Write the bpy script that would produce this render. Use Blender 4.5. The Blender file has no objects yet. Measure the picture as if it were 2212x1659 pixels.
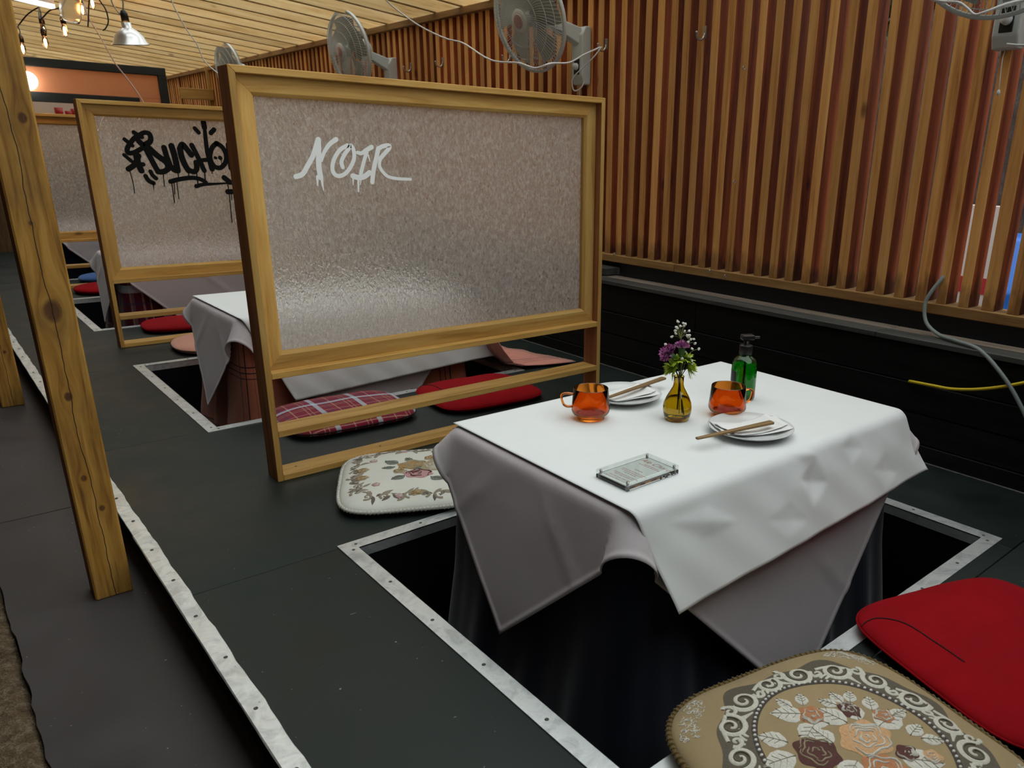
import bpy, bmesh, math, random
from mathutils import Vector, Matrix
random.seed(7)
S = bpy.context.scene
COL = S.collection
PI = math.pi
# ------------------------------------------------------------------ camera
CAM = Vector((0.0, 0.0, 1.04))
RX = Vector((0.7474633845615866, -0.6639709353594919, 0.021002041271724115))   # right
RY = Vector((-0.19680108329089832, -0.2515227590941609, -0.9476315925892242))   # down
RZ = Vector((0.6344823262749457, 0.7041866930406326, -0.31867425215920897))     # forward
cd = bpy.data.cameras.new('camera'); cam = bpy.data.objects.new('camera', cd); COL.objects.link(cam)
M = Matrix.Identity(4)
for i in range(3):
    M[i][0] = RX[i]; M[i][1] = -RY[i]; M[i][2] = -RZ[i]; M[i][3] = CAM[i]
cam.matrix_world = M
cd.sensor_fit = 'HORIZONTAL'; cd.sensor_width = 36.0
cd.lens = 1644.2 / 2212 * 36
cd.shift_x = -188.1 / 2212; cd.shift_y = 66.8 / 2212
cd.clip_start = 0.02; cd.clip_end = 200
cd.dof.use_dof = True; cd.dof.focus_distance = 2.3; cd.dof.aperture_fstop = 7.0
S.camera = cam
# ------------------------------------------------------------------ world: flat overcast daylight
w = bpy.data.worlds.new('overcast'); S.world = w; w.use_nodes = True
bg = w.node_tree.nodes['Background']
bg.inputs[0].default_value = (0.93, 0.975, 0.965, 1); bg.inputs[1].default_value = 1.0
S.view_settings.view_transform = 'Standard'; S.view_settings.look = 'None'
S.view_settings.gamma = 1.0; S.view_settings.use_curve_mapping = False
S.view_settings.exposure = 1.13

# ------------------------------------------------------------------ helpers
def ony(u, v, y):                       # point of the plane y seen at a place of the photograph
    d = RX * ((u - 1294.1) / 1644.2) + RY * ((v - 896.3) / 1644.2) + RZ
    return CAM + d * ((y - CAM.y) / d.y)

class MB:
    def __init__(s): s.v = []; s.f = []; s.uv = None
    def add(s, vs, fs):
        o = len(s.v); s.v += [tuple(p) for p in vs]; s.f += [tuple(i + o for i in f) for f in fs]
    def box(s, a, b):
        x0, y0, z0 = a; x1, y1, z1 = b
        s.add([(x0,y0,z0),(x1,y0,z0),(x1,y1,z0),(x0,y1,z0),(x0,y0,z1),(x1,y0,z1),(x1,y1,z1),(x0,y1,z1)],
              [(0,3,2,1),(4,5,6,7),(0,1,5,4),(1,2,6,5),(2,3,7,6),(3,0,4,7)])
    def prism_y(s, poly, y0, y1):       # polygon in xz, extruded along y
        n = len(poly)
        s.add([(p[0], y0, p[1]) for p in poly] + [(p[0], y1, p[1]) for p in poly],
              [tuple(range(n)), tuple(range(2*n-1, n-1, -1))] + [(i, n+i, n+(i+1) % n, (i+1) % n) for i in range(n)])
    def prism_z(s, poly, z0, z1):
        n = len(poly)
        s.add([(p[0], p[1], z0) for p in poly] + [(p[0], p[1], z1) for p in poly],
              [tuple(range(n-1, -1, -1)), tuple(range(n, 2*n))] + [(i, (i+1) % n, n+(i+1) % n, n+i) for i in range(n)])
    def tube(s, pts, r, seg=8, caps=True, closed=False):
        pts = [Vector(p) for p in pts]; n = len(pts)
        rs = r if isinstance(r, (list, tuple)) else [r] * n
        base = len(s.v); prev = None
        for i, p in enumerate(pts):
            if closed: t = pts[(i+1) % n] - pts[(i-1) % n]
            else: t = pts[min(i+1, n-1)] - pts[max(i-1, 0)]
            t.normalize()
            if prev is None:
                a = t.orthogonal().normalized()
            else:
                a = prev - t * prev.dot(t)
                if a.length < 1e-6: a = t.orthogonal()
                a.normalize()
            prev = a; b = t.cross(a)
            for k in range(seg):
                q = 2 * PI * k / seg
                s.v.append(tuple(p + (a * math.cos(q) + b * math.sin(q)) * rs[i]))
        m = n if closed else n - 1
        for i in range(m):
            j = (i + 1) % n
            for k in range(seg):
                l = (k + 1) % seg
                s.f.append((base+i*seg+k, base+i*seg+l, base+j*seg+l, base+j*seg+k))
        if caps and not closed:
            s.f.append(tuple(base + k for k in range(seg-1, -1, -1)))
            s.f.append(tuple(base + (n-1)*seg + k for k in range(seg)))
    def lathe(s, prof, seg=32, c=(0,0,0), closed=False):
        base = len(s.v); n = len(prof)
        for r, z in prof:
            for k in range(seg):
                q = 2 * PI * k / seg
                s.v.append((c[0] + r*math.cos(q), c[1] + r*math.sin(q), c[2] + z))
        for i in range(n if closed else n - 1):
            j = (i+1) % n
            for k in range(seg):
                l = (k+1) % seg
                s.f.append((base+i*seg+k, base+i*seg+l, base+j*seg+l, base+j*seg+k))
        if not closed:
            if prof[0][0] > 1e-5: s.f.append(tuple(base + k for k in range(seg-1, -1, -1)))
            if prof[-1][0] > 1e-5: s.f.append(tuple(base + (n-1)*seg + k for k in range(seg)))
    def grid(s, nu, nv, fn, wrap=False):
        base = len(s.v)
        for j in range(nv):
            for i in range(nu): s.v.append(tuple(fn(i, j)))
        for j in range(nv - 1):
            for i in range(nu if wrap else nu - 1):
                k = (i+1) % nu
                s.f.append((base+j*nu+i, base+j*nu+k, base+(j+1)*nu+k, base+(j+1)*nu+i))
    def ball(s, c, r, seg=8, rings=5, sc=(1,1,1)):
        prof = [(math.sin(PI*i/rings), -math.cos(PI*i/rings)) for i in range(rings+1)]
        b = len(s.v)
        s.lathe([(max(p[0], 1e-6), p[1]) for p in prof], seg)
        for i in range(b, len(s.v)):
            x, y, z = s.v[i]; s.v[i] = (c[0]+x*r*sc[0], c[1]+y*r*sc[1], c[2]+z*r*sc[2])
    def mesh(s, name, smooth=False, bevel=0, uvs=None, fix=True):
        me = bpy.data.meshes.new(name); me.from_pydata(s.v, [], s.f)
        if bevel or fix:
            bm = bmesh.new(); bm.from_mesh(me)
            if bevel: bmesh.ops.bevel(bm, geom=bm.edges[:], offset=bevel, segments=2 if bevel > .004 else 1, affect='EDGES', profile=.5)
            if fix: bmesh.ops.recalc_face_normals(bm, faces=bm.faces[:])
            bm.to_mesh(me); bm.free()
        if uvs:
            l = me.uv_layers.new(name='UVMap')
            for lp in me.loops: l.data[lp.index].uv = uvs[lp.vertex_index]
        if smooth:
            for p in me.polygons: p.use_smooth = True
        me.update(); return me

def obj(name, me, mat=None, parent=None, loc=(0,0,0), rot=(0,0,0)):
    if isinstance(me, MB): me = me.mesh(name)
    o = bpy.data.objects.new(name, me); COL.objects.link(o)
    o.location = loc; o.rotation_euler = rot
    if parent: o.parent = parent
    if mat is not None and not me.materials:
        for m in (mat if isinstance(mat, (list, tuple)) else [mat]): me.materials.append(m)
    return o
def empty(name, loc=(0,0,0), rz=0):
    o = bpy.data.objects.new(name, None); COL.objects.link(o); o.location = loc; o.rotation_euler = (0,0,rz)
    o.empty_display_size = .05
    return o
def tag(o, label, cat, group=None):
    o['label'] = label; o['category'] = cat
    if group: o['group'] = group
    return o
def struct(o, label=None):
    o['kind'] = 'structure'
    if label: o['label'] = label
    return o
_bc = {}
def board(name, size, loc, mat, parent=None, rot=(0,0,0), bev=.002):   # loc = centre
    key = tuple(round(x, 4) for x in size) + (mat.name, bev)
    if key not in _bc:
        m = MB(); h = [x/2 for x in size]; m.box((-h[0],-h[1],-h[2]), h)
        _bc[key] = m.mesh(name, bevel=bev)
    return obj(name, _bc[key], mat, parent, loc, rot)
def bar(name, a, b, mat, parent=None, bev=.002):
    return board(name, [b[i]-a[i] for i in range(3)], [(a[i]+b[i])/2 for i in range(3)], mat, parent, bev=bev)
def catmull(pts, n=8, closed=False):
    pts = [Vector(p) for p in pts]; out = []; N = len(pts)
    for i in range(N if closed else N-1):
        if closed: p0, p1, p2, p3 = pts[i-1], pts[i], pts[(i+1) % N], pts[(i+2) % N]
        else: p0, p1, p2, p3 = pts[max(i-1,0)], pts[i], pts[i+1], pts[min(i+2,N-1)]
        for k in range(n):
            t = k/n
            out.append(.5*((2*p1)+(p2-p0)*t+(2*p0-5*p1+4*p2-p3)*t*t+(3*p1-p0-3*p2+p3)*t**3))
    if not closed: out.append(pts[-1])
    return out
def solid(o, t, off=-1):
    m = o.modifiers.new('thickness', 'SOLIDIFY'); m.thickness = t; m.offset = off; return o

# ------------------------------------------------------------------ materials
class NT:
    def __init__(s, name):
        s.m = bpy.data.materials.new(name); s.m.use_nodes = True; s.t = s.m.node_tree; s.n = s.t.nodes; s.b = s.n['Principled BSDF']
    def node(s, t, **kw):
        x = s.n.new(t)
        for k, v in kw.items(): setattr(x, k, v)
        return x
    def link(s, a, b): s.t.links.new(a, b)
    def val(s, sock, v):
        if hasattr(v, 'is_linked') or hasattr(v, 'links'): s.link(v, sock)
        else: sock.default_value = v
    def math(s, op, a, b=None, c=None, clamp=False):
        x = s.node('ShaderNodeMath', operation=op, use_clamp=clamp); s.val(x.inputs[0], a)
        if b is not None: s.val(x.inputs[1], b)
        if c is not None: s.val(x.inputs[2], c)
        return x.outputs[0]
    def coord(s, kind='Object', scale=(1,1,1), rnd=False, rot=(0,0,0)):
        c = s.node('ShaderNodeTexCoord'); v = c.outputs[kind]
        if rnd:
            oi = s.node('ShaderNodeObjectInfo'); k = s.math('MULTIPLY', oi.outputs['Random'], 57.3)
            cb = s.node('ShaderNodeCombineXYZ')
            for i in range(3): s.link(k, cb.inputs[i])
            a = s.node('ShaderNodeVectorMath', operation='ADD'); s.link(v, a.inputs[0]); s.link(cb.outputs[0], a.inputs[1]); v = a.outputs[0]
        mp = s.node('ShaderNodeMapping'); mp.inputs['Scale'].default_value = scale; mp.inputs['Rotation'].default_value = rot
        s.link(v, mp.inputs['Vector']); return mp.outputs[0]
    def noise(s, vec, scale, detail=3, rough=.5, dist=0):
        x = s.node('ShaderNodeTexNoise'); s.link(vec, x.inputs['Vector']); x.inputs['Scale'].default_value = scale
        x.inputs['Detail'].default_value = detail; x.inputs['Roughness'].default_value = rough; x.inputs['Distortion'].default_value = dist
        return x.outputs['Fac']
    def ramp(s, fac, stops, interp='LINEAR'):
        x = s.node('ShaderNodeValToRGB'); x.color_ramp.interpolation = interp; e = x.color_ramp.elements
        while len(e) < len(stops): e.new(.5)
        for i, (p, c) in enumerate(stops):
            e[i].position = p; e[i].color = (c if len(c) == 4 else (*c, 1)) if isinstance(c, (tuple, list)) else (c, c, c, 1)
        s.link(fac, x.inputs[0]); return x.outputs[0]
    def mix(s, fac, a, b, mode='MIX'):
        x = s.node('ShaderNodeMix', data_type='RGBA', blend_type=mode)
        s.val(x.inputs[0], fac)
        for i, v in ((6, a), (7, b)):
            if isinstance(v, (tuple, list)): x.inputs[i].default_value = v if len(v) == 4 else (*v, 1)
            else: s.link(v, x.inputs[i])
        return x.outputs[2]
    def bump(s, h, strength=.3, dist=.002):
        x = s.node('ShaderNodeBump'); x.inputs['Strength'].default_value = strength; x.inputs['Distance'].default_value = dist
        s.link(h, x.inputs['Height']); s.link(x.outputs[0], s.b.inputs['Normal'])
    def set(s, color=None, rough=.5, metal=0, spec=.5, **kw):
        if color is not None:
            if isinstance(color, (tuple, list)): s.b.inputs['Base Color'].default_value = (*color[:3], 1)
            else: s.link(color, s.b.inputs['Base Color'])
        s.val(s.b.inputs['Roughness'], rough); s.b.inputs['Metallic'].default_value = metal
        s.b.inputs['Specular IOR Level'].default_value = spec
        for k, v in kw.items(): s.b.inputs[k.replace('_', ' ')].default_value = v
        return s.m
def plain(name, c, rough=.6, metal=0, spec=.4, **kw):
    return NT(name).set(c, rough, metal, spec, **kw)
def wood(name, dark, mid, light, axis=0, rough=.6, stretch=14, scale=26, knots=.5, var=.25, spec=.25, foot=0):
    t = NT(name); sc = [1,1,1]; sc[axis] = 1/stretch
    v = t.coord('Object', sc, rnd=True)
    a = t.noise(v, scale, 4, .6, .6); b = t.noise(v, scale*4.5, 3, .6)
    f = t.math('ADD', t.math('MULTIPLY', a, .75), t.math('MULTIPLY', b, .25))
    c = t.ramp(f, [(.30, dark), (.47, mid), (.66, light)])
    # sparse knots
    ks = [1,1,1]; ks[axis] = .45
    kv = t.coord('Object', ks, rnd=True)
    vo = t.node('ShaderNodeTexVoronoi'); vo.inputs['Scale'].default_value = 6.5; t.link(kv, vo.inputs['Vector'])
    k = t.ramp(vo.outputs['Distance'], [(.0, 1.0), (.05, .85), (.11, .0)])
    sep = t.node('ShaderNodeSeparateColor'); t.link(vo.outputs['Color'], sep.inputs[0])
    gate = t.math('GREATER_THAN', sep.outputs[0], 1-knots)
    kk = t.math('MULTIPLY', t.math('MULTIPLY', k, gate), .8)
    c = t.mix(kk, c, tuple(x*.35 for x in dark))
    if foot:
        sz = t.node('ShaderNodeSeparateXYZ'); t.link(t.node('ShaderNodeTexCoord').outputs['Object'], sz.inputs[0])
        nz = t.noise(t.coord('Object', (1,1,.35), rnd=True), 24, 3, .6)
        ft = t.math('SUBTRACT', t.math('MULTIPLY', nz, .26), t.math('ADD', sz.outputs[2], .035)); ft = t.math('MULTIPLY', ft, 14, clamp=True)
        c = t.mix(t.math('MULTIPLY', ft, foot), c, (.012,.008,.005))
    oi = t.node('ShaderNodeObjectInfo')
    br = t.math('MULTIPLY_ADD', oi.outputs['Random'], var*2, 1-var)
    hs = t.node('ShaderNodeHueSaturation'); t.link(c, hs.inputs['Color']); t.link(br, hs.inputs['Value'])
    t.bump(f, .35, .0015)
    return t.set(hs.outputs[0], rough, spec=spec)
PINE_X = wood('pine_x', (.30,.145,.028), (.48,.27,.068), (.58,.37,.115), 0)
PINE_Y = wood('pine_y', (.30,.145,.028), (.48,.27,.068), (.58,.37,.115), 1)
PINE_Z = wood('pine_z', (.30,.145,.028), (.48,.27,.068), (.58,.37,.115), 2)
RAFT = wood('rafter_pine', (.47,.28,.10), (.67,.46,.20), (.78,.60,.32), 0, var=.15, knots=.7)
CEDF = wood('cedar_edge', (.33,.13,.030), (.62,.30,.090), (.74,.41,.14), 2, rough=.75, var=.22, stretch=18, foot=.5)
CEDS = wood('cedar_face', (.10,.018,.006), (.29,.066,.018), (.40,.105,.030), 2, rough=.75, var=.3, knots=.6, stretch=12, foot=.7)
CEDY = wood('cedar_rail', (.16,.07,.02), (.30,.16,.055), (.40,.24,.09), 1, rough=.75, var=.1)
DECK = None
def phenolic(name, base, speck=.55):
    t = NT(name); v = t.coord('Object', (1,1,1), rnd=True)
    a = t.noise(v, 3.0, 5, .6); f = t.noise(v, 220, 2, .5)
    c = t.ramp(a, [(.3, tuple(x*.75 for x in base)), (.7, tuple(x*1.35 for x in base))])
    sp = t.noise(v, 95, 1, .4); sp = t.ramp(sp, [(.80, 0.0), (.82, 1.0)])
    c = t.mix(t.math('MULTIPLY', sp, speck), c, (.42,.40,.32))
    sc = t.noise(t.coord('Object', (9, 90, 1), rnd=True, rot=(0,0,.5)), 1.6, 3, .6); sc = t.ramp(sc, [(.70, 0.0), (.78, .12)])
    c = t.mix(sc, c, (.20,.21,.20))
    r = t.ramp(a, [(.3, .40), (.7, .60)])
    t.bump(f, .10, .0006)
    return t.set(c, r, spec=.28)
PLY = phenolic('phenolic_panel', (.0090,.0150,.0130))
PLYB = phenolic('phenolic_deck', (.050,.045,.046), .7)
BLK = wood('black_stained_board', (.003,.0035,.0035), (.006,.007,.007), (.011,.012,.012), 1, rough=.6, knots=0, var=.2, spec=.12)
def metal_strip():
    t = NT('galvanised_strip'); v = t.coord('Object', (1,1,1), rnd=True)
    a = t.noise(v, 14, 5, .65, 1.2); c = t.ramp(a, [(.3, (.45,.49,.49)), (.55, (.72,.76,.76)), (.75, (.60,.64,.63))])
    d = t.noise(v, 160, 2, .5); d = t.ramp(d, [(.70, 0.0), (.76, .6)])
    c = t.mix(d, c, (.13,.13,.12)); t.bump(a, .10, .003)
    return t.set(c, .42, metal=.75)
STRIP = metal_strip()
SCREW = plain('screw_steel', (.10,.10,.095), .5, .8)
STEEL = plain('zinc_hook', (.42,.42,.40), .35, .9)
def fabric(name, col, scale=900, bump=.25, rough=.9, sheen=.2, blotch=.1):
    t = NT(name); v = t.coord('Object')
    a = t.noise(v, 9, 4, .6); f = t.noise(v, scale, 2, .6)
    c = t.ramp(a, [(.3, tuple(x*(1-blotch) for x in col)), (.7, tuple(min(1, x*(1+blotch*.6)) for x in col))])
    t.bump(t.math('ADD', f, t.math('MULTIPLY', t.noise(v, 26, 3, .6), 3.0)), bump, .0008)
    return t.set(c, rough, spec=.15, Sheen_Weight=sheen)
LINEN = fabric('pale_lilac_linen', (.50,.46,.475), 1200, .35, blotch=.03)
PAPER = fabric('white_table_paper', (.71,.735,.73), 1500, .12, sheen=0, blotch=.02)
NAVY = fabric('navy_blanket', (.0022,.005,.016), 700, .3, blotch=.3)
RED = fabric('red_felt', (.27,.001,.005), 1100, .5, sheen=.0, blotch=.12)
BLUE = fabric('blue_cushion', (.04,.12,.35), 900, .3)
NAPKIN = fabric('paper_napkin', (.75,.75,.74), 1300, .3, sheen=0, blotch=.02)
CERAM = plain('white_glaze', (.64,.66,.655), .18, 0, .5)
BLACK = plain('black_plastic', (.008,.008,.008), .4)
WPLAST = plain('white_plastic', (.62,.64,.62), .4)
CORDW = plain('white_cord', (.70,.71,.70), .55)
def stripes_uv(name, base, line, us, vs, hue=.12):
    """flat colour with thin woven lines at given u and v (metres), repeated"""
    t = NT(name); tc = t.node('ShaderNodeTexCoord'); sp = t.node('ShaderNodeSeparateXYZ'); t.link(tc.outputs['UV'], sp.inputs[0])
    c = t.ramp(t.noise(t.coord('UV'), 7, 4, .6), [(.3, tuple(x*(1-hue) for x in base)), (.7, tuple(x*(1+hue) for x in base))])
    for ax, (per, lines) in ((0, us), (1, vs)):
        f = t.math('FRACT', t.math('DIVIDE', sp.outputs[ax], per))
        st = [(0.0, 0.0)]
        for p, wd in lines: st += [(p/per, 1.0), ((p+wd)/per, 0.0)]
        k = t.ramp(f, st, 'CONSTANT'); c = t.mix(t.math('MULTIPLY', k, .92), c, line)
    t.bump(t.noise(t.coord('UV'), 500, 2, .6), .3, .0008)
    return t.set(c, .9, spec=.1, Sheen_Weight=.2)
PEACH = stripes_uv('peach_striped_cotton', (.44,.145,.085), (.015,.012,.03), (.62, [(.25,.005),(.28,.005),(.31,.005)]), (.34, [(.20,.005),(.225,.005),(.25,.005)]))
def plaid(name, base, kind='UV', per=.16):
    t = NT(name); tc = t.node('ShaderNodeTexCoord'); sp = t.node('ShaderNodeSeparateXYZ'); t.link(tc.outputs[kind], sp.inputs[0])
    c = base
    pal = [(.0,(0,0,0,0)), (.10,(.55,.45,.30,.35)), (.13,(0,0,0,0)), (.20,(.55,.45,.30,.5)), (.22,(0,0,0,0)),
           (.36,(.45,.62,.70,.75)), (.46,(.6,.6,.6,.6)), (.48,(0,0,0,0)), (.62,(.02,.03,.10,.6)), (.66,(0,0,0,0)), (.80,(.60,.42,.28,.5)), (.83,(0,0,0,0))]
    for ax in (0, 1):
        x = t.node('ShaderNodeValToRGB'); x.color_ramp.interpolation = 'CONSTANT'; e = x.color_ramp.elements
        while len(e) < len(pal): e.new(.5)
        for i, (p, q) in enumerate(pal): e[i].position = p; e[i].color = q
        t.link(t.math('FRACT', t.math('DIVIDE', sp.outputs[ax], per)), x.inputs[0])
        c = t.mix(t.math('MULTIPLY', x.outputs[1], .8), c, x.outputs[0])
    t.bump(t.noise(t.coord(kind), 700, 2, .6), .3, .0008)
    return t.set(c, .9, spec=.1, Sheen_Weight=.2)
PLAIDB = plaid('maroon_plaid_blanket', (.085,.006,.018), 'UV', .42)
PLAIDC = plaid('maroon_plaid_cushion', (.20,.008,.030), 'Object', .17)
def glass(name, col, rough=.0, ior=1.48):
    t = NT(name); return t.set(col, rough, spec=.5, Transmission_Weight=1.0, IOR=ior)
AMBER = glass('amber_glass', (.82,.25,.028))
VASEG = glass('olive_glass', (.66,.50,.06))
GREENG = glass('green_bottle_plastic', (.10,.48,.14))
LIQ = glass('green_liquid', (.10,.50,.12), 0, 1.36)
WATER = glass('water', (.93,.95,.80), 0, 1.33)
def acrylic():
    t = NT('clear_acrylic'); tr = t.node('ShaderNodeBsdfTransparent'); tr.inputs[0].default_value = (.93,.96,.95,1)
    gl = t.node('ShaderNodeBsdfGlossy'); gl.inputs['Roughness'].default_value = .03; 
    m = t.node('ShaderNodeMixShader'); m.inputs[0].default_value = .13; t.link(tr.outputs[0], m.inputs[1]); t.link(gl.outputs[0], m.inputs[2])
    t.link(m.outputs[0], t.n['Material Output'].inputs[0]); return t.m
ACRYL = acrylic()
def frosted():
    t = NT('pebbled_frosted_pane')
    v = t.coord('Object', (1, 1, .55)); n = t.noise(v, 125, 2, .55, .6); t.bump(n, .9, .004); nb = t.node('ShaderNodeBump'); nb.inputs['Strength'].default_value = 1.0; nb.inputs['Distance'].default_value = .010; t.link(n, nb.inputs['Height'])
    t.set((.93,.91,.89), .13, spec=.5, Transmission_Weight=1.0, IOR=1.30)
    tr = t.node('ShaderNodeBsdfTranslucent'); tr.inputs[0].default_value = (.93,.85,.77,1)
    df = t.node('ShaderNodeBsdfDiffuse'); df.inputs[0].default_value = (.92,.85,.78,1)
    t.link(nb.outputs[0], df.inputs['Normal']); t.link(nb.outputs[0], tr.inputs['Normal'])
    m0 = t.node('ShaderNodeMixShader'); m0.inputs[0].default_value = .5; t.link(tr.outputs[0], m0.inputs[1]); t.link(df.outputs[0], m0.inputs[2])
    m1 = t.node('ShaderNodeMixShader'); t.link(t.math('MULTIPLY_ADD', t.math('SUBTRACT', n, .5), .8, .33, clamp=True), m1.inputs[0])
    t.link(t.b.outputs[0], m1.inputs[1]); t.link(m0.outputs[0], m1.inputs[2])
    t.link(m1.outputs[0], t.n['Material Output'].inputs[0]); return t.m
FROST = frosted()
def emit(name, col, st):
    t = NT(name); t.set((0,0,0), .5, Emission_Color=(*col,1), Emission_Strength=st); return t.m
# ================================================================== STRUCTURE
# ---- ground, kerb, lower deck
def rough_ground(name, cols, sc, bump):
    t = NT(name); v = t.coord('Object'); a = t.noise(v, sc, 6, .7); b = t.noise(v, sc*6, 3, .6)
    c = t.ramp(t.math('ADD', t.math('MULTIPLY', a, .6), t.math('MULTIPLY', b, .4)), [(.32, cols[0]), (.5, cols[1]), (.66, cols[2])])
    t.bump(t.math('ADD', a, b), bump, .012); return t.set(c, .9, spec=.2)
GROUND = rough_ground('worn_asphalt', [(.010,.012,.009), (.05,.045,.038), (.12,.105,.085)], 30, .8)
KERB = rough_ground('weathered_stone', [(.045,.028,.014), (.15,.105,.06), (.29,.235,.165)], 38, .9)
m = MB()
for a, b in (((-30,-30,-.6), (.36,40,-.185)), ((2.92,-30,-.6), (40,40,-.185)), ((.36,-30,-.6), (2.92,-.6,-.185)), ((.36,10.42,-.6), (2.92,40,-.185))): m.box(a, b)
struct(obj('floor_ground', m, GROUND), 'rough dark paved ground beside the lower deck')
kerb = struct(empty('trim_kerb', (0,0,0)), 'row of rough brown kerb stones along the deck edge')
ky = -.6
while ky < 9.5:
    L = .9
    m = MB()
    n = 14
    def kf(i, j, L=L):
        x = -.145 + .150*j/5; y = i/(n-1)*L
        return (x + random.uniform(-.003,.003), y, -.012*(j in (0,5)) + random.uniform(-.003,.003))
    m.grid(n, 6, kf)
    o = obj('kerb_stone', m.mesh('kerb_stone', True), KERB, kerb, (0, ky, -.1215)); solid(o, .07)
    ky += L + .008
fl = struct(empty('floor_lower_deck'), 'scuffed dark grey lower deck boards left of the raised platform')
ys = [-1.94, .50, 2.94, 5.38, 7.82, 10.26]
for a, b in zip(ys[:-1], ys[1:]):
    x0 = .003; w_ = .40
    m = MB(); pts = []
    nn = 60
    for i in range(nn+1):
        yy = (b-a-.005)*i/nn; pts.append((-.5*0 + random.choice([0,0,0,.0015,.003,.006]) , yy))
    m.prism_z([(w_, 0), (w_, b-a-.005)] + [(p[0], p[1]) for p in reversed(pts)], -.018, 0)
    obj('deck_panel', m.mesh('deck_panel'), PLYB, fl, (x0, a, -.12))
# ---- raised platform
SEAM = [-.6, .655, 1.875, 3.095, 4.315, 5.345, 6.60, 7.63, 8.83, 10.4]
XL, XR = .325, 2.65
PX0, PX1 = .727, 2.245            # outer sizes of the pit frames
PITS = [(.70, 1.885), (3.07, 4.33), (5.32, 6.61), (7.60, 8.82)]
FW = .045
platform = struct(empty('floor'), 'raised black-green panel platform with sunken pits')
def panel(x0, x1, y0, y1):
    m = MB(); g = .0015; h = ((x1-x0)/2-g, (y1-y0)/2-g)
    m.box((-h[0],-h[1],-.018), (h[0],h[1],0))
    obj('floor_panel', m.mesh('floor_panel', bevel=.0012), PLY, platform, ((x0+x1)/2,(y0+y1)/2,0))
for a, b in zip(SEAM[:-1], SEAM[1:]):
    pit = [p for p in PITS if p[0]-.05 < (a+b)/2 < p[1]+.05 and abs((p[0]+p[1])/2-(a+b)/2) < .35]
    if not pit: panel(XL, XR, a, b); continue
    p0, p1 = pit[0][0]+FW, pit[0][1]-FW
    panel(XL, PX0+FW, a, b); panel(PX1-FW, XR, a, b)
    if p0 - a > .01: panel(PX0+FW, PX1-FW, a, p0)
    if b - p1 > .01: panel(PX0+FW, PX1-FW, p1, b)
EDGE = plain('platform_edge_black', (.010,.009,.010), .7, spec=.2)
bar('fascia', (.335, -.6, -.119), (.353, 10.4, -.019), EDGE, platform, 0)
for j in range(14):
    bar('joist', (.36, -.55+j*.78, -.119), (.70, -.51+j*.78, -.019), EDGE, platform, 0)
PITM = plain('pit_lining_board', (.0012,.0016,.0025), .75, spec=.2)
scm = MB(); scm.lathe([(.0045,0),(.0045,.0008),(.003,.0014),(.0028,.0004),(.0008,.0004)], 10); SCR = scm.mesh('screw', True)
tn = 1
for k, (p0, p1) in enumerate(PITS):
    x0, x1, y0, y1 = PX0, PX1, p0, p1
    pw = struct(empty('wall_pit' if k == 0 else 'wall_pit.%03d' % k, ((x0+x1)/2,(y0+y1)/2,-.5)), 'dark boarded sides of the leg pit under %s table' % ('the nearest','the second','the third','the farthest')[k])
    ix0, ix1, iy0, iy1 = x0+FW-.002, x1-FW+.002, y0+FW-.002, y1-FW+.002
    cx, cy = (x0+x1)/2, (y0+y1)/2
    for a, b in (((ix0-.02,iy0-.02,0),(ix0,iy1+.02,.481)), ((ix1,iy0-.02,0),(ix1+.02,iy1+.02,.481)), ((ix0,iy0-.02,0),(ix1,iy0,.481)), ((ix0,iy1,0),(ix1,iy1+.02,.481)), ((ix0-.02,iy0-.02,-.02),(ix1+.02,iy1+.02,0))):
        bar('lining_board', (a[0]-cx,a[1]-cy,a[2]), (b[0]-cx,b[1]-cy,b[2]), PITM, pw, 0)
    fr = struct(empty('trim_%d' % (k+1), (cx,cy,0)), 'galvanised metal frame around the leg pit of %s table' % ('the nearest','the second','the third','the farthest')[k])
    w2, h2 = (x1-x0)/2, (y1-y0)/2
    O = [(-w2,-h2),(w2,-h2),(w2,h2),(-w2,h2)]; I = [(-w2+FW,-h2+FW),(w2-FW,-h2+FW),(w2-FW,h2-FW),(-w2+FW,h2-FW)]
    for i in range(4):
        j = (i+1) % 4; m = MB()
        m.prism_z([O[i],O[j],I[j],I[i]], .0004, .0034)
        a = Vector(I[i]); b = Vector(I[j]); c = (Vector(O[i])-a).normalized()*.002
        m.prism_z([tuple(a), tuple(b), tuple(b+Vector((c.x if abs(b.x-a.x)<.01 else 0, c.y if abs(b.y-a.y)<.01 else 0))), tuple(a+Vector((c.x if abs(b.x-a.x)<.01 else 0, c.y if abs(b.y-a.y)<.01 else 0)))], -.028, .0034)
        s = obj('metal_strip', m.mesh('metal_strip', fix=True), STRIP, fr)
        A = (Vector(O[i])+Vector(I[i]))/2; B = (Vector(O[j])+Vector(I[j]))/2; n = int((B-A).length/.205)
        for q in range(n+1):
            p = A.lerp(B, (q+.12)/(n+.24) if n else .5) + Vector((random.uniform(-.004,.004), random.uniform(-.004,.004)))
            sc_ = obj('screw', SCR, SCREW, s, (p.x,p.y,.0032))
es = struct(empty('trim_5', (.33,0,0)), 'long galvanised metal strip with screws along the platform edge')
yy = -.6
random.seed(3)
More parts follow.
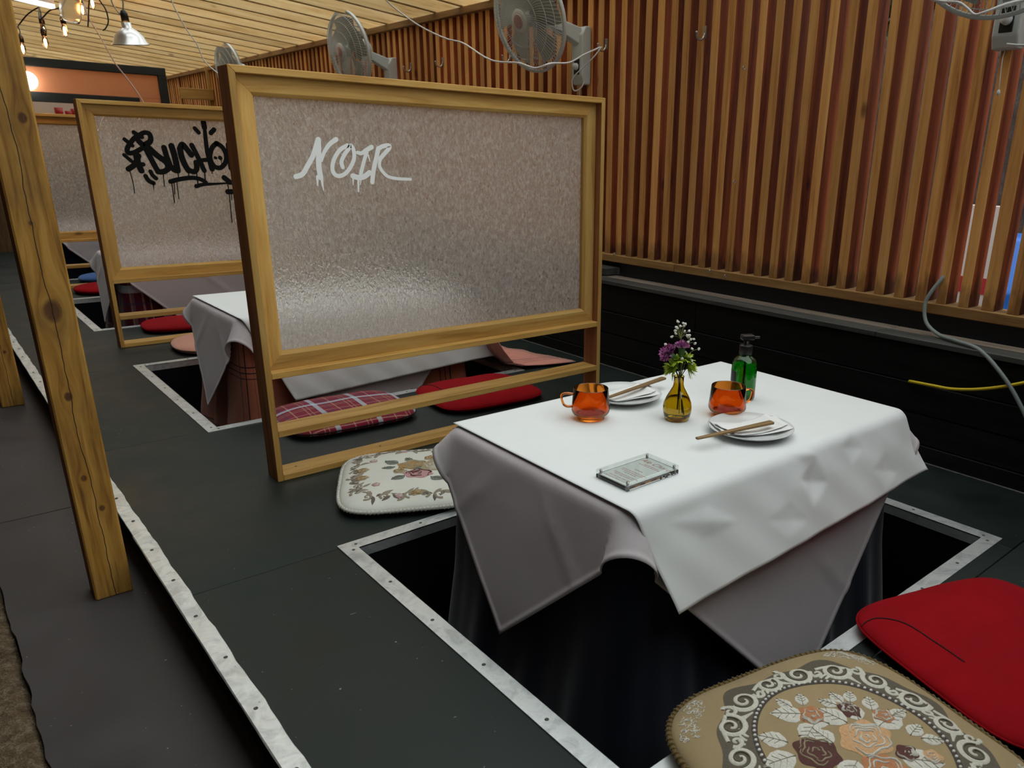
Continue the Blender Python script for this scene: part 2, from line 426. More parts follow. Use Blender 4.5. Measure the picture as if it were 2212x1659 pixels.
for L in (2.9, 2.44, 2.44, 2.44):
    m = MB(); nn = int(L/.04)
    def ef(i, j, L=L, nn=nn):
        y = L*i/nn; wv = .0015*math.sin(y*23)+.001*math.sin(y*61)
        return [(-.0175+wv*.3, y, .0002), (-.018+wv*.3, y, .0020), (-.0165, y, .0033+.0004*math.sin(y*40)), (.004, y, .0032+.0009*math.sin(y*31)), (.021+wv, y, .0030), (.022+wv, y, .0002)][j]
    m.grid(nn+1, 6, ef)
    s = obj('edge_strip', m.mesh('edge_strip', False), STRIP, es, (0, yy, 0)); solid(s, .0015)
    for q in range(int(L/.206)):
        obj('screw', SCR, SCREW, s, (random.uniform(-.001,.007), (.10+q*.206), .0042))
    yy += L + .003
# ---- low black bench wall under the fence
wb = struct(empty('wall_bench', (2.65,0,0)), 'low black boarded bench wall below the slatted fence')
zs = [0, .064, .178, .290, .428]
for i in range(4):
    yy = -.6
    for L in (2.9, 3.3, 3.6, 2.4):
        dx = (.000,.004,.001,.0055)[i]
        bar('wall_board', (dx, yy, zs[i]+.001), (.026, yy+L-.003, zs[i+1]-.0025), BLK, wb, .0022); yy += L
TOPB = wood('grey_black_top_board', (.018,.020,.019), (.040,.043,.040), (.075,.075,.066), 1, rough=.6, knots=0, var=.15, spec=.4)
TOPC = wood('dusty_brown_board', (.10,.075,.055), (.17,.135,.105), (.25,.20,.16), 1, rough=.8, knots=0, var=.1)
yy = -.6
for L in (2.0, 2.4, 3.0, 4.8):
    bar('top_board', (-.006, yy, .430), (.088, yy+L-.003, .450), TOPB, wb, .002)
    bar('top_board', (.090, yy, .428), (.178, yy+L-.003, .447), TOPC, wb, .002); yy += L
bar('back_board', (.20, -.6, .0), (.215, 11.6, .52), EDGE, wb, 0)
bar('cross_block', (.10, 3.02, .452), (.20, 3.45, .490), TOPB, wb, .003)
# ---- slatted fence
wr = struct(empty('wall_right', (2.83,0,0)), 'tall fence of narrow red-brown timber slats')
random.seed(11)
SL = []
for q in range(6):
    m = MB(); n = 9; H = 1.305
    w0 = [random.uniform(-.0015,.0015) for _ in range(4)]
    def pf(z): return w0[0]*math.sin(z*2.1+w0[1]*2000), w0[2]*math.sin(z*1.7+w0[3]*2000)
    hw = .0205 + random.uniform(-.0025,.0018)
    vs = []
    for i in range(n):
        z = H*i/(n-1); a, b = pf(z)
        for (x, y) in ((.003,-hw),(.086,-hw),(.089,-hw+.003),(.089,hw-.003),(.086,hw),(.003,hw),(0,hw-.003),(0,-hw+.003)): vs.append((x+a, y+b, z))
    fs = []
    for i in range(n-1):
        for k in range(8): l = (k+1) % 8; fs.append((i*8+k, i*8+l, (i+1)*8+l, (i+1)*8+k))
    fs += [tuple(range(7,-1,-1)), tuple((n-1)*8+k for k in range(8))]
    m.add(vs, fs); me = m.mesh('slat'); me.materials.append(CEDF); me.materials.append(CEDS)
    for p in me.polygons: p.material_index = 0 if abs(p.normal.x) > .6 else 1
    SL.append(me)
k = 0
yk = 1.023 - .019 - .0842*19
while yk < 11.5:
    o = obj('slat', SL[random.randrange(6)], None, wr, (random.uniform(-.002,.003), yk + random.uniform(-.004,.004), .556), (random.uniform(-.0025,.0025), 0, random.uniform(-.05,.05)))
    yk += .0842; k += 1
yy = -4.4
for L in (3.6, 3.4, 3.6, 3.0, 2.4):
    bar('bottom_rail', (-.012, yy, .516), (.10, yy+L-.003, .555), CEDY, wr, .003)
    bar('top_rail', (-.025, yy, 1.862), (.10, yy+L-.003, 1.902), CEDY, wr, .003); yy += L
# ---- pergola rafters
ce = struct(empty('ceiling'), 'pale pine rafters of the open sloping roof')
ang = math.atan(.09)
m = MB(); m.box((-2.15,-.019,0), (2.15,.019,.14)); RM = m.mesh('rafter', bevel=.002)
yk = 4.784 - .3245*8
random.seed(5)
while yk < 17:
    xc = .86; zc = 1.903 + (2.83-xc)*.09
    obj('rafter', RM, RAFT, ce, (xc, yk + random.uniform(-.01,.01), zc), (random.uniform(-.01,.01), ang, 0)); yk += .3245
bar('header_beam', (.19, 2.1, 2.045), (.279, 11.5, 2.125), PINE_Y, ce, .003)
bar('header_beam', (-1.28, 2.1, 2.17), (-1.19, 16, 2.26), PINE_Y, ce, .003)
BLOCKER = plain('grey_blocker_sheet', (.10,.10,.10), .6)
bar('light_blocker_sheet', (-1.5, 2.1, 2.42), (.12, 16, 2.43), BLOCKER, ce, 0)  # unseen roofing put over the left side to hold back steep daylight
# ---- unseen wall added across the passage to cut side light, back of the terrace
BRICKL = rough_ground('dark_brown_render', [(.03,.018,.012), (.055,.034,.022), (.08,.05,.034)], 8, .2)
m = MB(); m.box((-1.75,-14,-.2), (-1.5,14,7.5)); struct(obj('wall_left_blocker', m, BRICKL), 'unseen dark wall added across the passage to cut side light')
wk = struct(empty('wall_back', (0,16.9,-.2)), 'brown boarded wall closing the far end')
WBK = wood('brown_wall_board', (.05,.025,.010), (.10,.055,.022), (.15,.085,.04), 2, rough=.7)
for i in range(30):
    bar('wall_board', (-1.5+i*.18, 0, 0), (-1.5+i*.18+.176, .02, 2.8), WBK, wk, .002)
cn = struct(empty('ceiling_light_blocker', (-1.5,0,2.5)), 'unseen grey canopy added over the passage to block daylight')  # out-of-view canopy put in to keep daylight off left-facing sides
bar('blocker_canopy', (0,-2.6,.10), (1.75,2.08,.12), BLOCKER, cn, 0)
for i in range(7): bar('blocker_batten', (0,-2.5+i*.74,.05), (1.75,-2.46+i*.74,.099), PINE_X, cn, .002)
wn = struct(empty('wall_near_blocker', (.75,-.16,0)), 'unseen black end wall added behind the nearest cushions to block low light')  # unseen end wall put in to stop low daylight from behind
for i in range(9): bar('wall_board', (0,0,.002+i*.155), (1.88,.022,.152+i*.155), BLK, wn, .002)
# ---- timber posts
def post_mat():
    t = NT('amber_treated_post'); tc = t.node('ShaderNodeTexCoord'); sp = t.node('ShaderNodeSeparateXYZ'); t.link(tc.outputs['Object'], sp.inputs[0])
    X, Y, Z = sp.outputs
    kn = [(-.003,.786,.022,.032), (-.008,.572,.010,.014), (-.013,.353,.008,.010), (.013,.261,.008,.010), (-.007,.992,.005,.006), (.02,1.22,.010,.014), (-.01,1.62,.02,.03)]
    Xd = X; dark = None; ring = None
    for (kx, kz, rx, rz) in kn:
        dx = t.math('DIVIDE', t.math('SUBTRACT', X, kx), rx); dz = t.math('DIVIDE', t.math('SUBTRACT', Z, kz), rz)
        d2 = t.math('ADD', t.math('MULTIPLY', dx, dx), t.math('MULTIPLY', dz, t.math('MULTIPLY', dz, .45)))
        fall = t.math('DIVIDE', 1.0, t.math('ADD', 1.0, d2))
        Xd = t.math('SUBTRACT', Xd, t.math('MULTIPLY', t.math('MULTIPLY', dx, fall), rx*2.0))
        d2c = t.math('ADD', t.math('MULTIPLY', dx, dx), t.math('MULTIPLY', dz, dz))
        k = t.math('SUBTRACT', 1.0, t.math('MULTIPLY', d2c, 1.0), clamp=True); k = t.math('MINIMUM', t.math('MULTIPLY', k, 1.6), 1.0)
        dark = k if dark is None else t.math('MAXIMUM', dark, k)
    cb = t.node('ShaderNodeCombineXYZ'); t.link(Xd, cb.inputs[0]); t.link(Y, cb.inputs[1]); t.link(t.math('MULTIPLY', Z, .05), cb.inputs[2])
    a = t.noise(cb.outputs[0], 70, 3, .55, .3); b = t.noise(cb.outputs[0], 260, 2, .6)
    f = t.math('ADD', t.math('MULTIPLY', a, .8), t.math('MULTIPLY', b, .2))
    c = t.ramp(f, [(.30, (.12,.050,.008)), (.46, (.30,.145,.022)), (.62, (.42,.225,.045))])
    st = t.noise(t.coord('Object', (1,1,.5)), 9, 4, .6); c = t.mix(t.ramp(st, [(.48, 0.0), (.68, .5)]), c, (.10,.060,.018))
    c = t.mix(t.math('MULTIPLY', dark, t.math('MULTIPLY_ADD', b, .9, .35), clamp=True), c, (.050,.014,.005))
    # drying crack running down the face
    wob = t.noise(t.coord('Object', (0,0,1)), 3.0, 4, .6)
    cx = t.math('ADD', t.math('MULTIPLY', t.math('SUBTRACT', wob, .5), .045), t.math('MULTIPLY_ADD', Z, -.010, .004))
    dd = t.math('ABSOLUTE', t.math('SUBTRACT', X, cx)); ck = t.math('LESS_THAN', dd, .0009)
    gate = t.math('LESS_THAN', Y, 0.0); ck = t.math('MULTIPLY', ck, gate)
    c = t.mix(ck, c, (.008,.005,.003))
    # red sawn left face
    geo = t.node('ShaderNodeNewGeometry'); 
    t.bump(t.math('SUBTRACT', f, t.math('MULTIPLY', ck, 2.0)), .5, .002)
    return t.set(c, .62, spec=.25)
POST = post_mat()
POSTL = wood('red_sawn_post_face', (.22,.075,.035), (.34,.13,.07), (.42,.18,.10), 2, rough=.8)
def post(x, y, label, lean=0.0):
    m = MB(); m.box((-.0445,-.0445,0), (.0445,.0445,2.165)); me = m.mesh('timber_post', bevel=.004)
    me.materials.append(POST); me.materials.append(POSTL)
    for p in me.polygons: p.material_index = 1 if p.normal.x < -.8 else 0
    o = obj('timber_post', me, None, None, (x, y, -.12), (0, lean, 0)); tag(o, label, 'post', 'posts along the deck edge'); return o
post(.2345, 2.2645, 'square amber timber post with large knot nearest the camera', -.006)
post(.222, 4.40, 'square amber timber post farther back at the left edge', 0)
# ================================================================== DIVIDERS
DW = 1.425; DX = .763; DY = [2.43, 4.78, 7.13]
WHITEP = plain('white_spray_paint', (.86,.88,.86), .55)
BLACKP = plain('black_spray_paint', (.003,.0035,.0035), .7, 0, .15)
def ribbon(mb, pts, w, y, cap=True):                 # flat brush stroke in the xz plane
    n = len(pts); ws = w if isinstance(w, list) else [w]*n
    L = []; Rr = []
    for i, p in enumerate(pts):
        t = (pts[min(i+1,n-1)] - pts[max(i-1,0)]).normalized(); q = Vector((-t.y, t.x))*ws[i]
        L.append(p+q); Rr.append(p-q)
    if cap:
        for end in (0, n-1):
            t = (pts[1]-pts[0]).normalized()*-1 if end == 0 else (pts[-1]-pts[-2]).normalized()
            a = Vector((-t.y, t.x)); c = pts[end]; ps = [c] + [c + (a*math.cos(PI*k/8)+t*math.sin(PI*k/8))*ws[end] for k in range(9)]
            mb.add([(p.x, y, p.y) for p in ps], [(0,k,k+1) for k in range(1,9)])
    mb.add([(p.x, y, p.y) for p in L+Rr], [(i, i+1, n+i+1, n+i) for i in range(n-1)])
def strokes(name, data, to_px, ypl, parent, mat, org, wpx):
    mb = MB(); q = 0
    for pts, w in data:
        P = []
        for (x, y) in pts:
            p = ony(*to_px(x, y), ypl); P.append(Vector((p.x-org[0], p.z)))
        P = [Vector((v.x, v.y)) for v in catmull([(p.x, p.y, 0) for p in P], 8)] if len(P) > 2 else [P[0].lerp(P[1], k/4) for k in range(5)]
        if isinstance(w, tuple): ww = [(w[0]+(w[1]-w[0])*i/(len(P)-1))*wpx for i in range(len(P))]
        else: ww = w*wpx
        ribbon(mb, P, ww, ypl-org[1]-.00012*(q % 7)); q += 1
    return obj(name, mb.mesh(name, fix=False), mat, parent)
NOIR = [([(270,840),(370,800),(450,670),(530,520),(600,290)],33),([(605,290),(610,500),(615,700),(640,850)],37),([(590,840),(595,970)],(20,9)),([(655,850),(668,960),(685,1045)],(22,6)),
 ([(650,600),(690,480),(770,360),(870,285)],(22,32)),([(970,700),(950,620),(990,520),(1060,420),(1090,375),(1130,440),(1140,560),(1090,690),(1000,800),(900,830),(830,780),(815,680),(850,560),(930,440),(1040,375)],28),
 ([(1190,480),(1250,490),(1330,440),(1400,400)],(24,33)),([(1330,470),(1290,600),(1240,800)],27),([(1120,830),(1200,852),(1290,840),(1370,780)],36),([(1125,860),(1125,960)],(13,7)),([(1203,870),(1205,1060)],(17,12)),([(1240,870),(1235,960)],(12,5)),([(1350,520),(1375,610)],(12,6)),
 ([(1500,420),(1470,560),(1430,740),(1410,920)],33),([(1500,430),(1560,390),(1650,375),(1670,405),(1600,490),(1530,570)],30),([(1530,570),(1520,680),(1570,770),(1650,840),(1780,870),(1900,876),(1985,880)],(26,20))]
BUCH = [([(410,390),(470,430),(510,450)],26),([(470,430),(540,395),(600,405),(625,455),(615,510),(560,545)],(26,34)),([(505,440),(430,455),(370,520),(325,600),(340,655),(420,645),(505,600)],28),([(290,480),(390,560)],24),([(285,680),(380,760)],22),([(340,860),(420,800),(470,690)],32),([(440,690),(470,800),(505,880)],36),([(530,800),(450,800)],26),
 ([(470,500),(560,600),(640,750),(720,895)],33),([(590,580),(700,680),(820,770),(850,830)],36),([(720,895),(800,890),(880,830)],34),([(795,585),(830,700),(880,830)],33),([(890,565),(930,690),(970,880)],37),([(880,830),(930,870),(970,880)],36),([(1000,600),(1020,700),(1060,800),(1110,880)],37),([(1145,680),(1090,610),(1030,545),(1000,600)],35),([(1110,870),(1180,895),(1215,850),(1205,775)],33),
 ([(1150,555),(1200,650),(1250,750),(1310,880)],31),([(1230,765),(1300,745),(1370,745)],26),([(1318,370),(1330,500),(1350,640),(1380,760),(1410,860)],(24,34)),([(1300,260),(1312,330)],33),([(1190,340),(1238,392)],27),([(1435,355),(1395,398)],29),
 ([(1470,530),(1410,590),(1385,710),(1430,815),(1510,845),(1580,780),(1590,680),(1540,580),(1465,530)],30),([(1512,715),(1518,720)],26),([(1450,715),(1458,718)],20),
 ([(1615,545),(1630,700),(1650,850)],30),([(1625,560),(1700,700),(1780,850)],30),([(1770,540),(1780,700),(1790,850)],30),
 ([(560,950),(600,1010),(660,1040)],27),([(622,890),(650,940),(695,980)],25),([(880,1020),(1000,990),(1150,972),(1260,990),(1330,1030)],(29,26)),([(1210,1080),(1290,1060),(1450,1050),(1610,1040)],(28,10)),([(1565,970),(1640,1030)],34),([(1610,1150),(1680,1150)],34),
 ([(355,870),(400,1040),(420,1170)],6),([(655,1040),(668,1130)],(9,4)),([(785,910),(800,1080)],6),([(970,890),(985,980)],7),([(895,1040),(930,1290)],7),([(925,1040),(933,1180)],6),([(960,1030),(985,1240)],6),([(1110,880),(1115,990)],8),([(1210,890),(1230,1050)],8),([(1312,880),(1330,1070)],8),([(1410,860),(1410,920)],6),([(1525,730),(1535,830)],5),([(1630,1180),(1650,1380),(1665,1540)],7),([(1655,1180),(1662,1255)],6),([(1608,1020),(1620,1110)],8)]
def side(prof, x0, z0, x1, z1, i):                  # one mitred length of a frame; profile = (inset, y)
    C = [lambda w: (x0+w, z0+w), lambda w: (x1-w, z0+w), lambda w: (x1-w, z1-w), lambda w: (x0+w, z1-w)]
    a, b = C[i], C[(i+1) % 4]; n = len(prof); m = MB()
    m.add([(a(w)[0], y, a(w)[1]) for w, y in prof] + [(b(w)[0], y, b(w)[1]) for w, y in prof],
          [tuple(range(n)), tuple(range(2*n-1, n-1, -1))] + [(k, n+k, n+(k+1) % n, (k+1) % n) for k in range(n)])
    return m
POSTR = wood('red_pine_edge', (.19,.065,.022), (.35,.14,.055), (.44,.20,.085), 2, rough=.7)
DIVL = ['timber divider with frosted pane and white NOIR lettering', 'timber divider with frosted pane and dripping black graffiti', 'third timber divider with blank frosted pane before the hatch']
for k in range(3):
    d = empty('room_divider', (DX, DY[k], 0)); tag(d, DIVL[k], 'divider', 'frosted dividers between tables')
    for s in (0, 1):
        m = MB()
        m.prism_y([(0,0),(.02,0),(.02,1.25),(0,1.27)] if s == 0 else [(DW-.02,0),(DW,0),(DW,1.27),(DW-.02,1.25)], 0, .089)
        me = m.mesh('upright', bevel=.0015); me.materials.append(PINE_Z); me.materials.append(POSTR)
        for p in me.polygons: p.material_index = 1 if abs(p.normal.x) > .8 else 0
        obj('upright', me, None, d)
    m = MB(); m.prism_y([(0,1.27),(.02,1.25),(DW-.02,1.25),(DW,1.27)], 0, .089); obj('top_board', m.mesh('top_board', bevel=.0015), PINE_X, d)
    for nm, z0, z1 in (('sill_board', .350, .371), ('shelf_rail', .153, .175), ('bottom_rail', .0, .0215)):
        bar(nm, (.02, 0, z0), (DW-.02, .089, z1), PINE_X, d, .0015)
    for i in range(4):
        mt = PINE_X if i in (0, 2) else PINE_Z
        obj('pane_stop', side([(0,.034),(.046,.034),(.056,.044),(.056,.059),(0,.059)], .02, .371, DW-.02, 1.25, i).mesh('pane_stop', bevel=.0008), mt, d)
        obj('back_stop', side([(0,.0645),(.030,.0645),(.030,.080),(0,.080)], .02, .371, DW-.02, 1.25, i).mesh('back_stop', bevel=.0008), mt, d)
    m = MB(); m.box((.03,.0597,.381), (DW-.03,.0640,1.240)); pane = obj('frosted_pane', m.mesh('frosted_pane'), FROST, d)
    if k == 0: strokes('lettering', NOIR, lambda x, y: (600+x/6.9125, 260+y/6.9125), DY[0]+.0588, pane, WHITEP, (DX, DY[0]), 1/6.9125*1.62e-3)
    if k == 1: strokes('lettering', BUCH, lambda x, y: (220+x/5.924, 220+y/5.925), DY[1]+.0588, pane, BLACKP, (DX, DY[1]), 1/5.924*2.55e-3)
    nl = MB()
    for q in range(5): nl.lathe([(.004,0),(.004,.0006),(.001,.0008)], 8, (.05+q*.33, .045, .0216))
    if k == 0:
        for q in range(5):
            mm = MB(); mm.lathe([(.004,0),(.004,.0006),(.001,.0008)], 8); obj('screw', mm.mesh('screw'), SCREW, d, (.08+q*.31, .05, .0215))

# ================================================================== TABLES
TZ = .382; HA, HB = .525, .327                     # half sizes of the table tops
TC = [(1.495, 1.305), (1.495, 3.655), (1.495, 5.915), (1.495, 8.20)]
TLAB = ['nearest', 'second', 'third', 'farthest']
def drape_point(px, py, top, r=.022, flare=9, HAo=HA, HBo=HB, rc=.03, stiff=0):
    qx = max(-HAo+rc, min(HAo-rc, px)); qy = max(-HBo+rc, min(HBo-rc, py))
    dx, dy = px-qx, py-qy; d = math.hypot(dx, dy)
    if d <= rc: return (px, py, top)
    nx, ny = dx/d, dy/d; e = d-rc
    flare = flare+34*min(1, 2*abs(nx*ny))**.8; bx, by = qx+nx*rc, qy+ny*rc
    arc = r*PI/2*(1-flare/90)
    if e < arc: a = e/r; out = r*math.sin(a); dn = r*(1-math.cos(a))
    else:
        a = arc/r; out = r*math.sin(a)+(e-arc)*math.cos(a); dn = r*(1-math.cos(a))+(e-arc)*math.sin(a)
    return (bx+nx*out, by+ny*out, top-dn)
def diamond_cloth(h, cx, cy, rot, top, seed, amp=1.0):
    rs = random.Random(seed); m = MB()
    sv = [-h, -h+.010, -h+.0115] + [(-h+.02)+(2*h-.04)*i/88 for i in range(89)] + [h-.0115, h-.010, h]
    n = len(sv); c, s_ = math.cos(rot), math.sin(rot)
    ph = [rs.uniform(0,6.28) for _ in range(6)]
    def fn(i, j):
        a, b = sv[i], sv[j]; x = cx+c*a-s_*b; y = cy+s_*a+c*b
        X, Y, Z = drape_point(x, y, top)
        dr = top-Z
        if dr > .01:
            k = min(1, dr/.12)
            hem = .0016 if max(abs(a), abs(b)) > h-.0107 else 0
            crease = sum(.0060*math.exp(-abs(q)/.011) for q in (a-.04, b-.04, a+.52*h, b-.52*h))
            wv = k*amp*(.006*math.sin(a*5+ph[0])*math.sin(b*4+ph[1]) + .0012*math.sin(a*24+b*11+ph[2])*math.sin(b*7+ph[3])) + hem + crease*k + .002*k
            ox, oy = x-max(-HA, min(HA, x)), y-max(-HB, min(HB, y)); L = math.hypot(ox, oy) or 1
            X += ox/L*wv; Y += oy/L*wv
        elif dr < .0002: Z += .0004*math.sin(a*23+ph[4])*math.sin(b*19+ph[5])
        return (X, Y, Z)
    m.grid(n, n, fn); return m
def skirt(seed, amp=.015, zb=-.495, out0=.03, out1=.115, folds=17, top=TZ-.012, low_in=.0):
    rs = random.Random(seed); m = MB(); uv = []
    A, B, rc = HA+.002, HB+.002, .04
    per = 2*(2*A+2*B); N = 260; K = 30
    ph = [rs.uniform(0,6.28) for _ in range(4)]
    def base(u):                                  # point and outward normal on the rounded rectangle
        t = u*per
        segs = [((-A+rc,-B),(A-rc,-B),(0,-1)), ((A,-B+rc),(A,B-rc),(1,0)), ((A-rc,B),(-A+rc,B),(0,1)), ((-A,B-rc),(-A,-B+rc),(-1,0))]
        arcs = [((A-rc,-B+rc),-PI/2), ((A-rc,B-rc),0), ((-A+rc,B-rc),PI/2), ((-A+rc,-B+rc),PI)]
        for (p, q, n), (c, a0) in zip(segs, arcs):
            L = math.hypot(q[0]-p[0], q[1]-p[1])
            if t <= L: f = t/L; return (p[0]+(q[0]-p[0])*f, p[1]+(q[1]-p[1])*f), n
            t -= L; L = 8*rc-PI*rc*0; L = (per-4*(A+B)+8*rc)/4
            if t <= L: a = a0+PI/2*t/L; return (c[0]+rc*math.cos(a), c[1]+rc*math.sin(a)), (math.cos(a), math.sin(a))
            t -= L
        return base(.0)
    def fn(i, j):
        u = i/N; v = j/(K-1); (x, y), n = base(u % 1.0)
        z = top+(zb-top)*v; zz = top-z
        fl = .003+.07*min(zz,.40)+.045*min(1, max(0, zz-.40)/.3)
        w_ = amp*min(1, zz/.50)**2*(math.sin(u*2*PI*folds+ph[0])+.6*math.sin(u*2*PI*(folds*.53)+ph[1])+.35*math.sin(u*2*PI*folds*2.1+ph[2]+zz*3))
        return (x+n[0]*(fl+w_*.6), y+n[1]*(fl+w_*.6), z-(0.0 if j else .0))
    for j in range(K):
        for i in range(N): uv.append((i/N*per, (j/(K-1))*(top-zb)))
    m.grid(N, K, fn, wrap=True)
    b0 = len(m.v); m.v.append((0,0,top)); uv.append((0,0))
    for i in range(N): m.f.append((i, b0, (i+1) % N))
    return m, uv
BLK_MATS = [NAVY, PEACH, PLAIDB, NAVY]
BL = ['dark navy blanket hanging from the nearest table into its pit', 'peach blanket with black stripes hanging from the second table', 'maroon plaid blanket hanging from the third table', 'dark blanket hanging from the farthest table']
TOPW = plain('table_board', (.25,.16,.08), .6)
for k in range(4):
    tx, ty = TC[k]
    t = empty('low_table', (tx, ty, -.5)); tag(t, 'low sunken-pit table hidden under cloths, %s of the row' % TLAB[k], 'table', 'low tables in the pits')
    bar('table_top', (-HA+.004, -HB+.004, .5+TZ-.040), (HA-.004, HB-.004, .5+TZ-.0135), TOPW, t, .004)
    for sx in (-1, 1):
        for sy in (-1, 1): bar('leg', (sx*.46-.025, sy*.26-.025, 0), (sx*.46+.025, sy*.26+.025, .5+TZ-.040), TOPW, t, .003)
    m, uv = skirt(20+k, out1=(.125,.13,.12,.12)[k])
    o = obj('table_blanket', m.mesh('table_blanket', True, uvs=uv, fix=False), BLK_MATS[k], None, (tx, ty, 0)); tag(o, BL[k], 'blanket')
    if k == 1:                                    # end of the peach blanket spread on the floor
        mm = MB(); u2 = []
        prof = [(.555,.30),(.60,.20),(.65,.10),(.70,.035),(.77,.016),(.87,.013),(.95,.013),(1.03,.012)]
        def ff(i, j):
            f = i/24; x, z = prof[j]; y = -.50+.50*f - .14*(j/7)*(1-f) - .12*(j/7)*f
            sk = 0 if j < 4 else .12*(j-3)/4*(1-f)*0
            return (x+.006*math.sin(f*19+j)-(.12*f*max(0,(j-3))/4), y-sk, z+.010*math.sin(f*14+j*.7)*(1 if 0<j<5 else .25)+ (.006 if j>=4 else 0))
        for j in range(8):
            for i in range(25): u2.append((i/24*.62+.15, j*.07))
        mm.grid(25, 8, ff); fb = obj('floor_fold', mm.mesh('floor_fold', True, uvs=u2, fix=False), stripes_uv('peach_pale_cotton', (.60,.25,.19), (.015,.012,.03), (.62, [(.25,.005),(.28,.005),(.31,.005)]), (.34, [(.20,.004),(.225,.004)])), o); solid(fb, .004, 1)
        fr = MB()
        for i in range(90):
            f = i/89; p = ff(f*24, 7); fr.tube([(p[0]-.004,p[1],p[2]+.001), (p[0]+.006+random.uniform(0,.006), p[1]+random.uniform(-.004,.004), p[2]-.001)], .0016, 4)
        fo = obj('fringe', fr.mesh('fringe'), plain('pale_fringe', (.62,.38,.30), .9), o); fo['kind'] = 'stuff'
    rot = PI/4
    cm = diamond_cloth(.985/math.sqrt(2)*1.0, (.012,.0,.0,.0)[k], (-.012,-.01,0,0)[k], rot+(-.03,.02,0,.01)[k], TZ-.0065, 40+k)
    o = obj('tablecloth', cm.mesh('tablecloth', True), LINEN, None, (tx, ty, 0)); solid(o, .0010)
    tag(o, 'white linen cloth laid cornerwise over the %s table' % TLAB[k], 'tablecloth', 'white cloths on the low tables')
    if k == 0:
        lb = MB(); p = None
        lb.grid(3, 5, lambda i, j: (-.548-.004*j/4, -.168+.018*0+.03*(i/2)-.0, -.0+ .08-.035*j/4*1.0))
    # stiff paper sheet on top, hanging over the near edge
    if k in (0, 1):
        m = MB(); rp = random.Random(9+k)
        NX, NY = 130, 130; L0 = (.200, .35)[k]; W0, W1 = -HA-.006, HA+.006
        def pf(i, j):
            x = W0+(W1-W0)*i/(NX-1); y = HB+.002-(2*HB+.002+L0+.045*(1-i/(NX-1)))*j/(NY-1)
            sk = 0
            if y < -HB: sk = (-HB-y)
            px = x; top = TZ+.0006
            r = .034; e = -(HB+.003)-y
            if e <= 0: X, Y, Z = px, y, top
            else:
                am = math.radians((66, 78)[k]); arc = r*am
                if e < arc: a = e/r; Y = -(HB+.003)-r*math.sin(a); Z = top-r*(1-math.cos(a))
                else: Y = -(HB+.003)-r*math.sin(am)-(e-arc)*math.cos(am); Z = top-r*(1-math.cos(am))-(e-arc)*math.sin(am)
                f = min(1, e/.1)
                bl = f*(.006*math.sin(x*5+1)+.0022*math.sin(x*17+e*20)+.0012*math.sin(x*43-e*31))
                # sharp dents of creased paper
                for (cx, ce, sx, se, dp) in ((.02,.10,.06,.07,.016), (.03,.03,.05,.03,-.006), (.22,.06,.05,.05,.007), (-.12,.16,.08,.05,.006), (.32,.15,.07,.06,.007), (-.36,.09,.12,.04,-.006)):
                    q = abs((px-cx)+.7*(e-ce))/sx + abs((e-ce)-.3*(px-cx))/se
                    if q < 1: bl -= dp*(1-q)
                Y -= bl*.9; Z += bl*.4
                X = px + (.22, .42)[k]*e + (.05*f*e/.30 if px > .40 else 0)*((px-.40)/.125) + .03*e*(-1 if px < -.3 else 0)*0
                if px > HA-.06:
                    c = (px-(HA-.06))/.066; Z -= .018*c*c*f; Y += .012*c*c*f
            if j == 0 or i in (0, NX-1): Z -= .0005
            return (X, Y, Z)
        m.grid(NX, NY, pf)
        o = obj('table_paper', m.mesh('table_paper', True), PAPER, None, (tx, ty, 0), (0,0,(-.012,.0)[k])); solid(o, .0004, 1)
        tag(o, 'stiff white paper sheet on the %s table hanging over its near edge' % TLAB[k], 'table paper', 'paper sheets on the tables')

